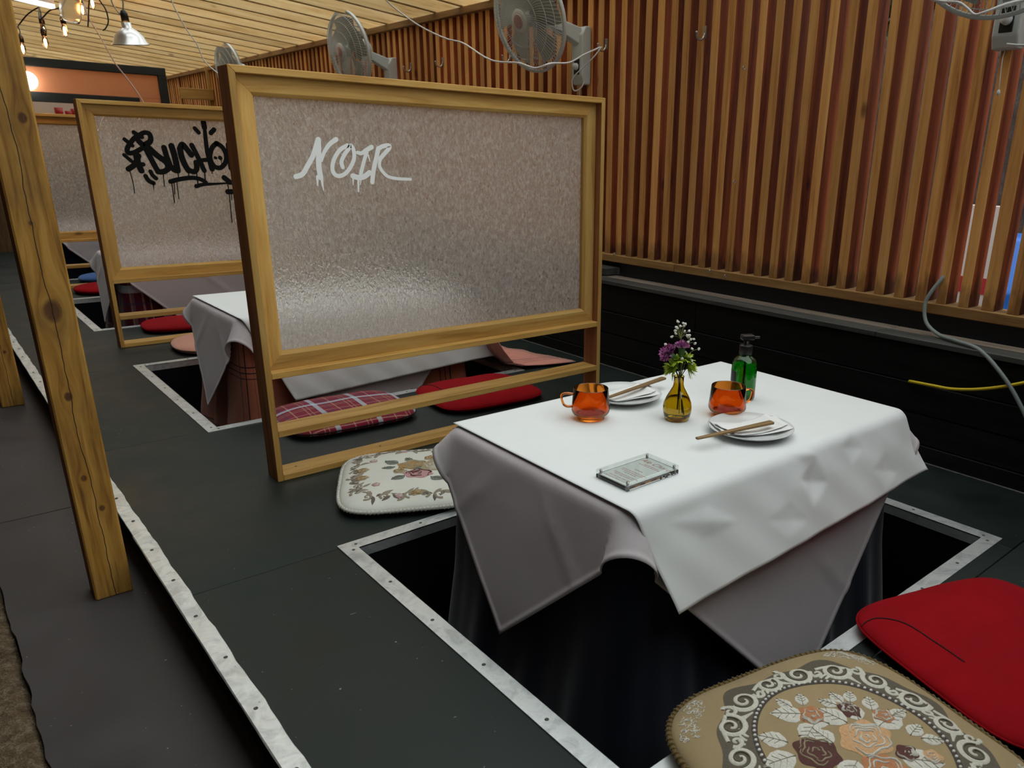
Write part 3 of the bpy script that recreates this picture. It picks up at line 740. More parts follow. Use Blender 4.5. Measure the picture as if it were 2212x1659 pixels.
# ================================================================== CUSHIONS
class Cushion:
    def __init__(s, half, T, n=4.5): s.h = half if isinstance(half, tuple) else (half, half); s.T = T; s.n = n
    def rho(s, a):
        c, q = abs(math.cos(a)), abs(math.sin(a)); return 1/((c**s.n+q**s.n)**(1/s.n))
    def k(s, x, y): return ((abs(x)/s.h[0])**s.n+(abs(y)/s.h[1])**s.n)**(1/s.n)
    def z(s, x, y, off=0):
        k = min(1, s.k(x, y)); return s.T*(.42+.58*math.sqrt(max(0, 1-k**3.2)))+off + .0015*math.sin(x*31)*math.sin(y*27)
    def body(s, seed=0):
        m = MB(); N = 96; K = 26; rs = random.Random(seed); ph = rs.uniform(0,6)
        ks = [math.sin(PI/2*i/(K-1)) for i in range(K)]; ks[0] = .004
        def top(i, j):
            a = 2*PI*i/N; r = s.rho(a)*ks[j]; x, y = r*math.cos(a)*s.h[0], r*math.sin(a)*s.h[1]
            return (x, y, s.z(x, y))
        def bot(i, j):
            a = 2*PI*i/N; k = ks[j]; r = s.rho(a)*k; return (r*math.cos(a)*s.h[0], r*math.sin(a)*s.h[1], max(.0006, s.T*(.42-.42*math.sqrt(max(0,1-k**7)))))
        m.grid(N, K, top, True); b = len(m.v); m.grid(N, K, bot, True)
        m.f.append(tuple(range(N-1,-1,-1))); m.f.append(tuple(range(b, b+N)))
        return m.mesh('body', True)
    def edge(s, off=.0, n=240):
        out = []
        for i in range(n):
            a = 2*PI*i/n; r = s.rho(a)+off; out.append(Vector((r*math.cos(a)*s.h[0], r*math.sin(a)*s.h[1], s.T*.40)))
        return out
    def rope(s, r, step, off=.012):
        pts = s.edge(off, 900); acc = 0; res = []
        for i in range(len(pts)):
            d = (pts[(i+1) % len(pts)]-pts[i]).length; acc += d
            if acc >= step: acc = 0; res.append((pts[i], (pts[(i+1) % len(pts)]-pts[i]).normalized()))
        m = MB()
        m.tube(s.edge(off, 200), r*.72, 6, closed=True)
        for p, t in res:
            n = Vector((-t.y, t.x, 0)); rr = r*random.uniform(.88,1.08)
            b = len(m.v); m.ball((0,0,0), 1, 7, 4)
            for i in range(b, len(m.v)):
                x, y, z = m.v[i]; q = p + (t*(x*.62+z*.45))*rr + n*y*rr + Vector((0,0,1))*z*rr; m.v[i] = tuple(q)
        return m.mesh('piping', True)
    # embroidery drawn on the domed top
    def poly(s, mb, pts, off):
        c = Vector((sum(p[0] for p in pts)/len(pts), sum(p[1] for p in pts)/len(pts))); n = len(pts); R = 4
        vs = [(c.x, c.y, s.z(c.x, c.y, off*1.25))]
        for k in range(1, R+1):
            for p in pts:
                q = c+(Vector(p[:2])-c)*(k/R); vs.append((q.x, q.y, s.z(q.x, q.y, off*(1.2 if k < R else .25))))
        fs = [(0, 1+i, 1+(i+1) % n) for i in range(n)]
        for k in range(R-1):
            for i in range(n): j = (i+1) % n; fs.append((1+k*n+i, 1+(k+1)*n+i, 1+(k+1)*n+j, 1+k*n+j))
        mb.add(vs, fs)
    def stroke(s, mb, pts, w, off):
        n = len(pts); ws = w if isinstance(w, list) else [w]*n; vs = []
        for i, p in enumerate(pts):
            t = (Vector(pts[min(i+1,n-1)][:2])-Vector(pts[max(i-1,0)][:2])); 
            if t.length < 1e-9: t = Vector((1,0))
            t.normalize(); q = Vector((-t.y, t.x))
            for f, o in ((-1,.15),(-.5,1),(.5,1),(1,.15)):
                a = Vector(p[:2])+q*ws[i]*f; vs.append((a.x, a.y, s.z(a.x, a.y, off*o)))
        mb.add(vs, [(i*4+k, i*4+k+1, (i+1)*4+k+1, (i+1)*4+k) for i in range(n-1) for k in range(3)])
def spiral(c, r, a0, turns, hand, n=26, tail=0):
    out = []
    for i in range(n):
        f = i/(n-1); a = a0+hand*turns*2*PI*f; rr = r*(1-.88*f); out.append((c[0]+rr*math.cos(a), c[1]+rr*math.sin(a)))
    return out
def rosette(c, r, lobes, wav, n=48, ph=0, sq=1):
    return [(c[0]+r*(1+wav*math.cos(lobes*2*PI*i/n+ph))*math.cos(2*PI*i/n), c[1]+sq*r*(1+wav*math.cos(lobes*2*PI*i/n+ph))*math.sin(2*PI*i/n)) for i in range(n)]
def leafpts(c, a, L, W, n=10, serr=0):
    P = []
    for i in range(n+1): f = i/n; P.append((L*f, W*math.sin(PI*f**.8)*(1+serr*(i % 2))))
    for i in range(n-1, 0, -1): f = i/n; P.append((L*f, -W*math.sin(PI*f**.8)*(1+serr*(i % 2))))
    ca, sa = math.cos(a), math.sin(a); return [(c[0]+x*ca-y*sa, c[1]+x*sa+y*ca) for x, y in P]
def arcs(cu, mb, c, r, rs, cnt, w, off, sq=1):
    for q in range(cnt):
        rr = r*(.12+.8*q/cnt); a0 = rs.uniform(0,6.28); da = rs.uniform(1.2,2.6)
        cu.stroke(mb, [(c[0]+rr*(1+.14*math.sin(5*(a0+da*i/9)))*math.cos(a0+da*i/9), c[1]+sq*rr*(1+.14*math.sin(5*(a0+da*i/9)))*math.sin(a0+da*i/9)) for i in range(10)], [w*(.35+.65*math.sin(PI*i/9)) for i in range(10)], off)
def thread(name, col):
    t = NT(name); n = t.noise(t.coord('Object', (1, .16, 1), rot=(0,0,.6)), 900, 2, .6)
    c = t.ramp(n, [(.3, tuple(x*.7 for x in col)), (.7, tuple(min(1,x*1.15) for x in col))]); t.bump(n, .6, .0012); return t.set(c, .6, spec=.3, Sheen_Weight=.2)
GOLDF = fabric('gold_satin', (.33,.245,.125), 1300, .3, rough=.6, blotch=.10)
TH = {k: thread('thread_'+k, v) for k, v in dict(cream=(.62,.60,.50), taupe=(.105,.085,.055), brown=(.045,.030,.020), maroon=(.085,.018,.012), orange=(.46,.19,.075), peach=(.62,.36,.17), ivory=(.66,.64,.56), gold=(.36,.22,.075), khaki=(.36,.30,.18), pink=(.48,.26,.27), sage=(.16,.19,.145), grey=(.27,.235,.165), dusk=(.12,.10,.075), white=(.72,.71,.66)).items()}
ROPEG = fabric('gold_brown_cord', (.13,.085,.025), 600, .4); ROPEW = fabric('cream_cord', (.55,.54,.48), 600, .4); IVORY = fabric('ivory_satin', (.64,.65,.58), 1300, .25, rough=.65, blotch=.05)
# ---- gold tapestry cushion in the foreground
gc = Cushion((.272,.272), .062, 4.2); rs = random.Random(4)
g = empty('tapestry_cushion', (1.078,.502,.0036), -.215); tag(g, 'gold tapestry cushion with embroidered roses in the foreground', 'cushion', 'seat cushions')
obj('body', gc.body(1), GOLDF, g); obj('piping', gc.rope(.0085, .0115), ROPEG, g)
RA, RB = .170, .178
band = MB(); N = 160
def bout(a):
    return .232+.010*math.sin(a*7+.4)+.007*math.sin(a*13+1)
def bf(i, j):
    a = 2*PI*i/N; f = j/9; r0 = 1/math.hypot(math.cos(a)/RA, math.sin(a)/RB); sqr = (abs(math.cos(a))**4+abs(math.sin(a))**4)**-.25
    r = r0+(bout(a)*(.72+.28*sqr)-r0)*f; x, y = r*math.cos(a), r*math.sin(a); return (x, y, gc.z(x, y, .0007))
band.grid(N, 10, bf, True); obj('woven_band', band.mesh('woven_band', True), TH['taupe'], g)
for i in range(17):
    sc1 = MB(); sc2 = MB()
    a = 2*PI*(i+.5)/17; hand = 1 if i % 2 else -1; sqr = (abs(math.cos(a))**4+abs(math.sin(a))**4)**-.25
    R0 = .206*(.74+.26*sqr); c = (R0*math.cos(a), R0*math.sin(a)); r = (.031,.026,.029)[i % 3]
    P = spiral(c, r, a+hand*1.2, 1.55, hand, 34); gc.stroke(sc1, P, [.0070*(1-.55*k/33) for k in range(34)], .0022)
    gc.stroke(sc2, spiral(c, r*.80, a+hand*1.2, 1.35, hand, 28), [.0019]*28, .0032)
    a2 = a+PI/17; R1 = R0*(1.06 if i % 2 else .96); c2 = (R1*math.cos(a2), R1*math.sin(a2))
    gc.stroke(sc1, spiral(c2, .0135, a2-hand*1.0, 1.1, -hand, 20), [.0048*(1-.5*k/19) for k in range(20)], .0020)
    # joining S curves and feathered fronds
    p0 = Vector(P[0]); p1 = Vector(c2)+Vector((math.cos(a2), math.sin(a2)))*.014
    mid = (p0+p1)/2+Vector((math.cos(a2), math.sin(a2)))*.008
    cu = catmull([(p0.x,p0.y,0),(mid.x,mid.y,0),(p1.x,p1.y,0)], 8); gc.stroke(sc1, [(v.x,v.y) for v in cu], [.0042]*len(cu), .0020)
    for q in range(3):
        aa = a2+.05*q-.06; rr = RA+.014+.004*q
        f0 = Vector((rr*math.cos(aa), rr*math.sin(aa))); f1 = f0+Vector((math.cos(aa+hand*.9), math.sin(aa+hand*.9)))*(.026-.004*q)
        gc.stroke(sc1, [tuple(f0.lerp(f1, k/6)+Vector((-math.sin(aa), math.cos(aa)))*.004*math.sin(PI*k/6)) for k in range(7)], [.0008+.0030*math.sin(PI*(k+1)/8) for k in range(7)], .0016)
    so = obj('scroll', sc1.mesh('scroll', True), TH['cream'], g); obj('scroll_shade', sc2.mesh('scroll_shade', True), TH['taupe'], so)
ring = MB(); pr = [(RA*1.005*math.cos(2*PI*i/120), RB*1.005*math.sin(2*PI*i/120)) for i in range(121)]; gc.stroke(ring, pr, .0062, .0012)
obj('dark_ring', ring.mesh('dark_ring', True), TH['brown'], g)
dots = MB()
for i in range(92):
    a = 2*PI*i/92; x, y = RA*1.005*math.cos(a), RB*1.005*math.sin(a); gc.poly(dots, [(x+.0036*math.cos(q*PI/4), y+.0030*math.sin(q*PI/4)) for q in range(8)], .0026)
obj('dot_ring', dots.mesh('dot_ring', True), TH['white'], g)['kind'] = 'stuff'
for sx in (-1, 1):
    for sy in (-1, 1):
        lace = MB()
        for q in range(150):
            u = rs.uniform(.160,.246); v = rs.uniform(.160,.246)
            if gc.k(u, v) > .95 or math.hypot(u, v) < .275: continue
            a = rs.uniform(0,6.28); r = rs.uniform(.003,.006); gc.stroke(lace, [(sx*u+r*math.cos(a+t*.5), sy*v+r*math.sin(a+t*.5)) for t in range(6)], .0008, .0012)
        obj('lace_corner', lace.mesh('lace_corner', True), TH['ivory'], g)['kind'] = 'stuff'
def flower(cu, par, c, r, core, petal_name='rose', seed=0, edge='ivory', sqz=1, lob=6):
    rs = random.Random(seed); m = MB(); cu.poly(m, rosette(c, r, lob, .09, 48, rs.uniform(0,6), sqz), .0022); f = obj(petal_name, m.mesh(petal_name, True), TH[core], par)
    e = MB(); arcs(cu, e, c, r, rs, max(7, int(r*230)), r*.042+.0005, .0042, sqz)
    pr = rosette(c, r*.99, lob, .09, 48, 0, sqz); obj('petal_edges', e.mesh('petal_edges', True), TH[edge], f)
def leaf(cu, par, c, a, L, W, col='ivory', vein='grey'):
    m = MB(); cu.poly(m, leafpts(c, a, L, W, 9, .07), .0016); lf = obj('leaf', m.mesh('leaf', True), TH[col], par)
    v = MB(); tip = (c[0]+L*.95*math.cos(a), c[1]+L*.95*math.sin(a)); cu.stroke(v, [(c[0]+(tip[0]-c[0])*k/6, c[1]+(tip[1]-c[1])*k/6) for k in range(7)], .0006, .0030)
    for q in (.25,.45,.65):
        b = (c[0]+L*q*math.cos(a), c[1]+L*q*math.sin(a))
        for s in (-1, 1):
            e = (b[0]+W*.75*math.cos(a+s*.9), b[1]+W*.75*math.sin(a+s*.9)); cu.stroke(v, [(b[0]+(e[0]-b[0])*k/3, b[1]+(e[1]-b[1])*k/3) for k in range(4)], .0004, .0028)
    obj('veins', v.mesh('veins', True), TH[vein], lf)
for (c, a, L, W) in [((-.02,.10),2.6,.055,.017),((-.02,.075),3.6,.05,.018),((.0,.06),2.2,.045,.016),((.03,.045),1.9,.05,.018),((.055,.04),1.2,.045,.016),((.075,.012),.2,.060,.021),((-.10,.06),2.3,.045,.016),((-.11,.03),3.0,.055,.018),((-.10,-.01),3.9,.050,.018),((-.03,.02),1.7,.04,.016),((-.025,-.03),3.6,.05,.020),((.02,-.05),3.9,.06,.022),((.05,-.06),5.6,.06,.022),((.10,.05),.9,.035,.012),((.12,.02),.1,.035,.011),((.065,.09),1.5,.030,.010),((.05,.088),2.1,.032,.010),((.08,.085),.8,.03,.010),((.11,-.03),.3,.035,.012),((.12,-.045),-.6,.035,.011),((-.03,.125),1.8,.032,.010),((-.005,.122),1.0,.03,.010),((-.06,-.09),3.9,.05,.018),((.0,-.11),4.7,.05,.018)]: leaf(gc, g, c, a, L*1.22, W*1.25)
flower(gc, g, (.031,.002), .050, 'peach', 'rose', 1, 'ivory', .85); flower(gc, g, (-.071,.018), .038, 'maroon', 'rose', 2, 'khaki', 1.1); flower(gc, g, (-.012,.092), .026, 'orange', 'rose', 3)
flower(gc, g, (.062,.068), .020, 'maroon', 'blossom', 4, 'ivory', 1.2, 5); flower(gc, g, (.106,.026), .021, 'orange', 'blossom', 5, 'ivory', 1, 5); flower(gc, g, (.069,-.058), .021, 'maroon', 'blossom', 6, 'ivory', 1, 5)
flower(gc, g, (.0,-.072), .042, 'orange', 'rose', 7); flower(gc, g, (-.08,-.075), .024, 'peach', 'blossom', 8, 'ivory', 1, 5); flower(gc, g, (.10,-.085), .018, 'peach', 'blossom', 9, 'ivory', 1, 5)
# ---- ivory tapestry cushion behind the near table
ic = Cushion((.232,.238), .055, 4.6)
iv = empty('tapestry_cushion', (1.105,2.135,.0005), -.47); tag(iv, 'ivory tapestry cushion with pink and tan roses against the NOIR divider', 'cushion', 'seat cushions')
obj('body', ic.body(2), IVORY, iv); obj('piping', ic.rope(.0078, .0105, .022), ROPEW, iv)
rs = random.Random(8)
bo = MB(); bd = MB()
for i in range(30):
    a = 2*PI*(i+.3*rs.random())/30; hand = 1 if i % 2 else -1; sqr = (abs(math.cos(a))**5+abs(math.sin(a))**5)**-.2; R0 = .188*sqr*rs.uniform(.95,1.04)
    c = (R0*math.cos(a), R0*math.sin(a)); ic.stroke(bo, spiral(c, rs.uniform(.014,.022), a, 1.2, hand, 22), [.0050*(1-.6*k/21) for k in range(22)], .0016)
    for q in range(4):
        aa = a+rs.uniform(-.12,.12); ic.poly(bo if q % 2 else bd, leafpts((R0*.96*math.cos(aa), R0*.96*math.sin(aa)), a+PI*(q % 2)+hand*rs.uniform(.2,1.4), rs.uniform(.022,.042), rs.uniform(.004,.008), 7), .0012)
obj('scroll_border', bo.mesh('scroll_border', True), TH['grey'], iv)['kind'] = 'stuff'; obj('leaf_border', bd.mesh('leaf_border', True), TH['dusk'], iv)['kind'] = 'stuff'
for (c, r) in (((-.165,.03),.022), ((-.165,-.03),.022), ((.0,-.175),.022), ((.165,.02),.022)): flower(ic, iv, c, r, 'khaki', 'blossom', int(c[0]*999), 'gold', .8)
for (c, r) in (((-.13,.10),.013), ((-.12,-.10),.013), ((-.05,-.185),.013), ((-.03,.18),.014)): flower(ic, iv, c, r, 'pink', 'blossom', 5, 'ivory', 1, 5)
for (c, a, L, W) in [((-.05,.06),2.5,.055,.02),((-.06,.03),3.2,.045,.013),((-.01,.075),1.9,.035,.014),((-.03,-.055),3.6,.05,.017),((.05,-.075),-.6,.05,.018),((.075,-.03),-.1,.05,.014),((.0,-.01),1.0,.04,.016),((.09,.03),.3,.045,.014)]: leaf(ic, iv, c, a, L, W, 'sage', 'dusk')
flower(ic, iv, (-.005,.038), .048, 'gold', 'rose', 11, 'khaki', .8); flower(ic, iv, (.065,.02), .046, 'khaki', 'rose', 12, 'ivory', .9); flower(ic, iv, (.012,-.042), .046, 'pink', 'rose', 13, 'maroon', .75)
flower(ic, iv, (.06,.085), .024, 'khaki', 'blossom', 14, 'gold', .9, 5); flower(ic, iv, (-.045,-.012), .022, 'khaki', 'blossom', 15, 'gold', .9, 5)
# ---- plain cushions
def cushion(name, half, T, n, loc, rz, mat, label, seed, extra=None, tilt=(0,0)):
    cu = Cushion(half, T, n); c = empty(name, loc, rz); c.rotation_euler = (tilt[0], tilt[1], rz); tag(c, label, 'cushion', 'seat cushions'); obj('body', cu.body(seed), mat, c)
    if extra: extra(cu, c)
    return c
BTH = plain('black_thread', (.006,.006,.006), .8)
def seam(cu, c):
    m = MB(); m.tube([(p.x, p.y, p.z+.002) for p in cu.edge(.004, 140)], .0022, 5, closed=True); obj('seam', m.mesh('seam', True), BTH, c)
def loose(cu, c):
    m = MB(); P = catmull([(-.25,.19,0),(-.21,.185,0),(-.175,.14,0),(-.17,.06,0),(-.165,-.02,0)], 8); m.tube([(p.x, p.y, cu.z(p.x, p.y, .0012)) for p in P], .0012, 5); obj('loose_thread', m.mesh('loose_thread'), BTH, c)
    m = MB(); m.tube([(p.x, p.y, p.z+.001) for p in cu.edge(.003, 140)], .0024, 5, closed=True); obj('seam', m.mesh('seam', True), RED, c)
cushion('seat_cushion', (.262,.262), .058, 5.0, (1.645,.452,.0036), -.315, RED, 'large red felt cushion beside the gold tapestry cushion', 3, loose)
cushion('seat_cushion', (.262,.215), .055, 4.5, (1.215,2.93,.0005), -.06, PLAIDC, 'maroon plaid cushion on the floor behind the NOIR divider', 4, seam)
cushion('seat_cushion', (.25,.215), .055, 4.5, (1.815,2.835,.0005), -.10, RED, 'red cushion right of the plaid cushion behind the NOIR divider', 5, loose)
PINKC = stripes_uv('peach_cushion_cotton', (.62,.30,.22), (.02,.015,.04), (.30, [(.1,.004)]), (.30, [(.1,.004)]))
cushion('seat_cushion', (.225,.235), .055, 2.6, (1.19,4.545,.0005), -.1, fabric('peach_cotton', (.62,.30,.22), 900, .3), 'pale peach round-edged cushion at the foot of the graffiti divider', 6, seam)
cushion('seat_cushion', (.25,.185), .055, 3.4, (1.20,5.165,.0005), -.12, RED, 'red cushion on the floor behind the graffiti divider', 7, None)
cushion('seat_cushion', (.20,.20), .06, 2.3, (1.06,6.86,.0005), 0, RED, 'small round red cushion beside the third pit', 8, None)
cushion('seat_cushion', (.19,.19), .06, 2.3, (1.17,7.44,.0005), 0, BLUE, 'blue round cushion at the farthest table', 9, None)
# ================================================================== TABLEWARE (near table)
TT = TZ + .0012
def mug(loc, ha, label):
    e = empty('glass_mug', (*loc, TT), ha); tag(e, label, 'mug', 'amber mugs on the near table')
    m = MB()
    prof = [(.0005,.0),(.036,.0),(.0380,.0015),(.0378,.0085),(.040,.0105),(.0475,.0150),(.0510,.0215),(.0515,.026),(.0505,.036),(.0462,.083),(.0455,.0845),(.0445,.083),(.0485,.036),(.0490,.027),(.0478,.0215),(.044,.0170),(.034,.0140),(.0005,.0130)]
    m.lathe(prof, 48); obj('cup', m.mesh('cup', True), AMBER, e)
    h = MB(); P = catmull([(.0472,0,.066),(.062,0,.0675),(.074,0,.0650),(.0780,0,.058),(.0735,0,.040),(.068,0,.0335),(.060,0,.031),(.0497,0,.032)], 6); n = len(P)
    b = len(h.v); hw = .0055; ht = .0032
    for i, p in enumerate(P):
        t = (P[min(i+1,n-1)]-P[max(i-1,0)]).normalized(); q = Vector((-t.z,0,t.x))
        for k in range(10):
            a = 2*PI*k/10; h.v.append((p.x+q.x*ht*math.sin(a), hw*math.cos(a), p.z+q.z*ht*math.sin(a)))
    for i in range(n-1):
        for k in range(10): l = (k+1) % 10; h.f.append((i*10+k, i*10+l, (i+1)*10+l, (i+1)*10+k))
    h.f.append(tuple(range(9,-1,-1))); h.f.append(tuple((n-1)*10+k for k in range(10)))
    obj('handle', h.mesh('handle', True), AMBER, e)
aR = math.atan2(-.664, .747)
mug((1.273,1.447), aR+PI, 'amber glass mug left of the vase, handle to the left')
mug((1.583,1.236), aR+.38, 'amber glass mug between the vase and the green bottle')
# vase
vz = empty('bud_vase', (1.449,1.297,TT)); tag(vz, 'small olive glass bud vase in the middle of the table', 'vase')
m = MB(); m.lathe([(.0005,.004),(.022,.002),(.028,.0),(.032,.002),(.0355,.012),(.0385,.028),(.0385,.038),(.036,.050),(.030,.064),(.0215,.079),(.0155,.090),(.0135,.099),(.0135,.117),(.0145,.119),(.0135,.1205),(.0118,.1195),(.0115,.099),(.0138,.089),(.0198,.078),(.028,.063),(.0338,.050),(.0362,.038),(.0362,.028),(.0332,.014),(.028,.0085),(.0005,.0075)], 40)
obj('glass_body', m.mesh('glass_body', True), VASEG, vz)
m = MB(); m.lathe([(.0005,.0080),(.0278,.0090),(.0330,.0145),(.0359,.028),(.0359,.038),(.0335,.050),(.0290,.0605),(.0005,.0600)], 40); obj('water', m.mesh('water', True), WATER, vz)
STEMG = plain('dark_stem', (.05,.07,.015), .6); LEAFG = plain('bright_spiky_leaf', (.42,.56,.05), .5, Subsurface_Weight=0.0); LEAFD = plain('dark_green_calyx', (.05,.14,.035), .55)
def petal_mat():
    t = NT('variegated_petal'); tc = t.node('ShaderNodeTexCoord'); sp = t.node('ShaderNodeSeparateXYZ'); t.link(tc.outputs['UV'], sp.inputs[0])
    n = t.noise(t.coord('Object'), 260, 3, .6); f = t.math('ADD', sp.outputs[1], t.math('MULTIPLY', t.math('SUBTRACT', n, .5), 1.1))
    return t.set(t.ramp(f, [(.38, (.86,.78,.84)), (.75, (.66,.36,.57)), (1.0, (.40,.07,.30))]), .6, spec=.2)
PETAL = petal_mat(); GYP = plain('gypsophila_white', (.74,.75,.66), .7); TWIG = plain('pale_twig', (.25,.27,.09), .7)
VB = Vector((1.449,1.297,TT))
cr, cu_, cf = RX, -RY, RZ
up = Vector((0,0,1)); rt = Vector((.747,-.664,0)).normalized(); fw = Vector((.664,.747,0)).normalized()
def at(r, z, f=0): return rt*r + up*z + fw*f       # offsets right / up / away from the vase foot
def carnation(tip, axis, R, cnt, seed, label, stem):
    e = empty('carnation', VB); tag(e, label, 'flower', 'flowers in the bud vase')
    rs = random.Random(seed); m = MB(); uv = []
    ax = axis.normalized(); a1 = ax.orthogonal().normalized(); a2 = ax.cross(a1)
    for i in range(cnt):
        f = (i+.5)/cnt; el = math.acos(1-f*1.15) if f*1.15 < 1 else 1.5; az = i*2.39996+rs.uniform(-.3,.3)
        d = ax*math.cos(el)+(a1*math.cos(az)+a2*math.sin(az))*math.sin(el); sd = d.cross(ax); sd = sd.normalized() if sd.length > 1e-4 else a1
        L = R*rs.uniform(.85,1.1)*(1.15 if el > .8 else .95); W = R*.48
        b = len(m.v)
        for j in range(4):
            t = j/3
            for k in range(6):
                s = (k/5-.5)*2; ruf = .16*R*math.sin(k*2.5+i)*t*t
                p = tip+d*(L*t)+sd*(s*W*(.25+.75*t))+ax*(ruf+.10*R*t*t)+d*(.10*R*((k % 2)-.5)*(t > .9))
                m.v.append(tuple(p)); uv.append((k/5, t))
        for j in range(3):
            for k in range(5): m.f.append((b+j*6+k, b+j*6+k+1, b+(j+1)*6+k+1, b+(j+1)*6+k))
    obj('petals', m.mesh('petals', True, uvs=uv, fix=False), PETAL, e)
    c = MB(); pb = tip-ax*.026; c.tube([pb-ax*.004, pb, tip-ax*.010, tip+ax*.006], [.0028,.0062,.0078,.0105], 12); obj('calyx', c.mesh('calyx', True), LEAFD, e)
    s = MB(); s.tube(catmull([pb]+stem, 6), .0016, 6); obj('stem', s.mesh('stem', True), STEMG, e)
carnation(at(-.030,.181,-.006), Vector(at(-.8,.55,-.25)), .021, 60, 1, 'purple and white carnation leaning left from the vase', [at(-.012,.14), at(-.003,.118), at(.005,.07), at(.013,.018)])
carnation(at(.004,.196,.004), Vector(at(.05,1,.1)), .0165, 36, 2, 'half-open purple and white carnation at the centre of the vase', [at(.003,.14), at(.002,.118), at(.006,.07), at(.010,.022)])
e = empty('baby_breath_sprig', VB); tag(e, 'airy sprig of tiny white blossoms above the vase', 'flower', 'flowers in the bud vase')
HUB = [at(.006,.150), at(.016,.175), at(.008,.195), at(.028,.160), at(-.015,.145)]
tips = [(-.010,.262),(-.016,.252),(-.011,.247),(-.017,.244),(-.002,.250),(.003,.262),(.006,.252),(.009,.260),(-.014,.232),(.009,.236),(.015,.228),(.021,.238),(.021,.228),(.020,.222),(.018,.212),(.025,.218),(.032,.220),(.012,.206),(.038,.206),(.028,.196),(.048,.192),(.013,.182),(.022,.174),(.004,.170),(-.025,.225),(-.040,.205),(-.020,.196),(.030,.165),(.031,.156),(-.034,.165),(-.023,.168)]
tw = MB(); tw.tube(catmull([at(.004,.02), at(.003,.08), at(.004,.118), at(.006,.150), at(.010,.185), at(.002,.215), at(-.006,.235)], 6), .0008, 5)
rs = random.Random(2)
for i, (r, z) in enumerate(tips):
    p = at(r, z, rs.uniform(-.014,.014)); h = min(HUB + [at(-.002,.220), at(.018,.205)], key=lambda q: (q-p).length + (.03 if q.z > p.z else 0))
    mid = (h+p)/2+up*.004; tw.tube(catmull([h, mid, p], 4), .00045, 4)
    b = MB()
    for q in range(7): b.ball(tuple(Vector((rs.uniform(-.0022,.0022), rs.uniform(-.0022,.0022), rs.uniform(-.0012,.002)))), rs.uniform(.0018,.0028), 6, 4)
    obj('blossom', b.mesh('blossom', True), GYP, e, tuple(p))
obj('twigs', tw.mesh('twigs', True), TWIG, e)
def spiky(label, bases, seed):
    e = empty('green_sprig', VB); tag(e, label, 'foliage', 'flowers in the bud vase'); rs = random.Random(seed)
    st = MB()
    for (c, dirv, n, L) in bases:
        st.tube(catmull([at(.0,.03)+Vector((rs.uniform(-.004,.004),)*3)*.5, at(.002,.105), c], 6), .0013, 5)
        ax = Vector(dirv).normalized(); a1 = ax.orthogonal().normalized(); a2 = ax.cross(a1)
        for i in range(n):
            el = rs.uniform(.15,1.55); az = i*2.4; d = (ax*math.cos(el)+(a1*math.cos(az)+a2*math.sin(az))*math.sin(el)).normalized(); sd = d.cross(ax).normalized(); Lq = L*rs.uniform(.7,1.1)
            m = MB(); nrm = sd.cross(d)
            P = [c+d*(Lq*t)-up*(Lq*.25*t*t) for t in (0,.3,.7,1)]; W = [.0016,.0042,.0038,.0006]
            for p, w_ in zip(P, W): m.v += [tuple(p-sd*w_), tuple(p+nrm*.0006), tuple(p+sd*w_)]
            for j in range(3):
                for k in range(2): m.f.append((j*3+k, j*3+k+1, (j+1)*3+k+1, (j+1)*3+k))
            obj('leaf', m.mesh('leaf', True, fix=False), LEAFG, e)
    obj('stems', st.mesh('stems', True), STEMG, e)
spiky('bright green spiky foliage spilling left over the vase lip', [(at(-.014,.143), at(-.7,.25,-.2), 80, .030), (at(-.006,.160), at(-.3,1,0), 50, .028)], 3)
spiky('bright green spiky foliage spilling right over the vase lip', [(at(.020,.145), at(.8,.1,-.1), 70, .028), (at(.016,.163), at(.3,1,.1), 50, .028)], 4)
# bottle
b = empty('pump_bottle', (1.741,1.308,TT)); tag(b, 'green pump bottle with black top at the back of the table', 'bottle')
m = MB(); m.lathe([(.0005,.002),(.030,.0),(.034,.002),(.0362,.007),(.0365,.012),(.0365,.102),(.0352,.110),(.0300,.120),(.0200,.1275),(.0165,.130),(.0165,.138),(.0150,.138),(.0150,.130),(.0188,.1265),(.0288,.119),(.0338,.109),(.0351,.101),(.0351,.012),(.033,.005),(.0005,.0045)], 40); obj('bottle_body', m.mesh('bottle_body', True), GREENG, b)
m = MB(); m.lathe([(.0005,.0050),(.0325,.0055),(.0348,.0125),(.0348,.101),(.0336,.1085),(.0318,.112),(.0005,.112)], 40); obj('liquid', m.mesh('liquid', True), LIQ, b)
m = MB(); m.lathe([(.0005,.134),(.0185,.134),(.0190,.135),(.0190,.158),(.0180,.160),(.0100,.161),(.0085,.163),(.0085,.176),(.0005,.176)], 28); obj('collar', m.mesh('collar', True), BLACK, b)
m = MB(); m.box((-.016,-.0125,.176), (.020,.0125,.190)); m.box((.018,-.004,.178), (.040,.004,.185)); obj('pump_head', m.mesh('pump_head', bevel=.002), BLACK, b, (0,0,0), (0,0,aR+.2))
m = MB(); m.tube([(0,0,.012),(.002,0,.07),(0,0,.134)], .0025, 8); obj('dip_tube', m.mesh('dip_tube', True), BLACK, b)
m = MB(); a0 = aR+PI-.5
m.grid(14, 2, lambda i, j: (.0369*math.cos(a0+1.25*i/13), .0369*math.sin(a0+1.25*i/13), .055+.032*j)); m.grid(6, 2, lambda i, j: (.0369*math.cos(a0-.05+.45*i/5), .0369*math.sin(a0-.05+.45*i/5), .040+.012*j))
obj('label', m.mesh('label', True), BLACK, b)
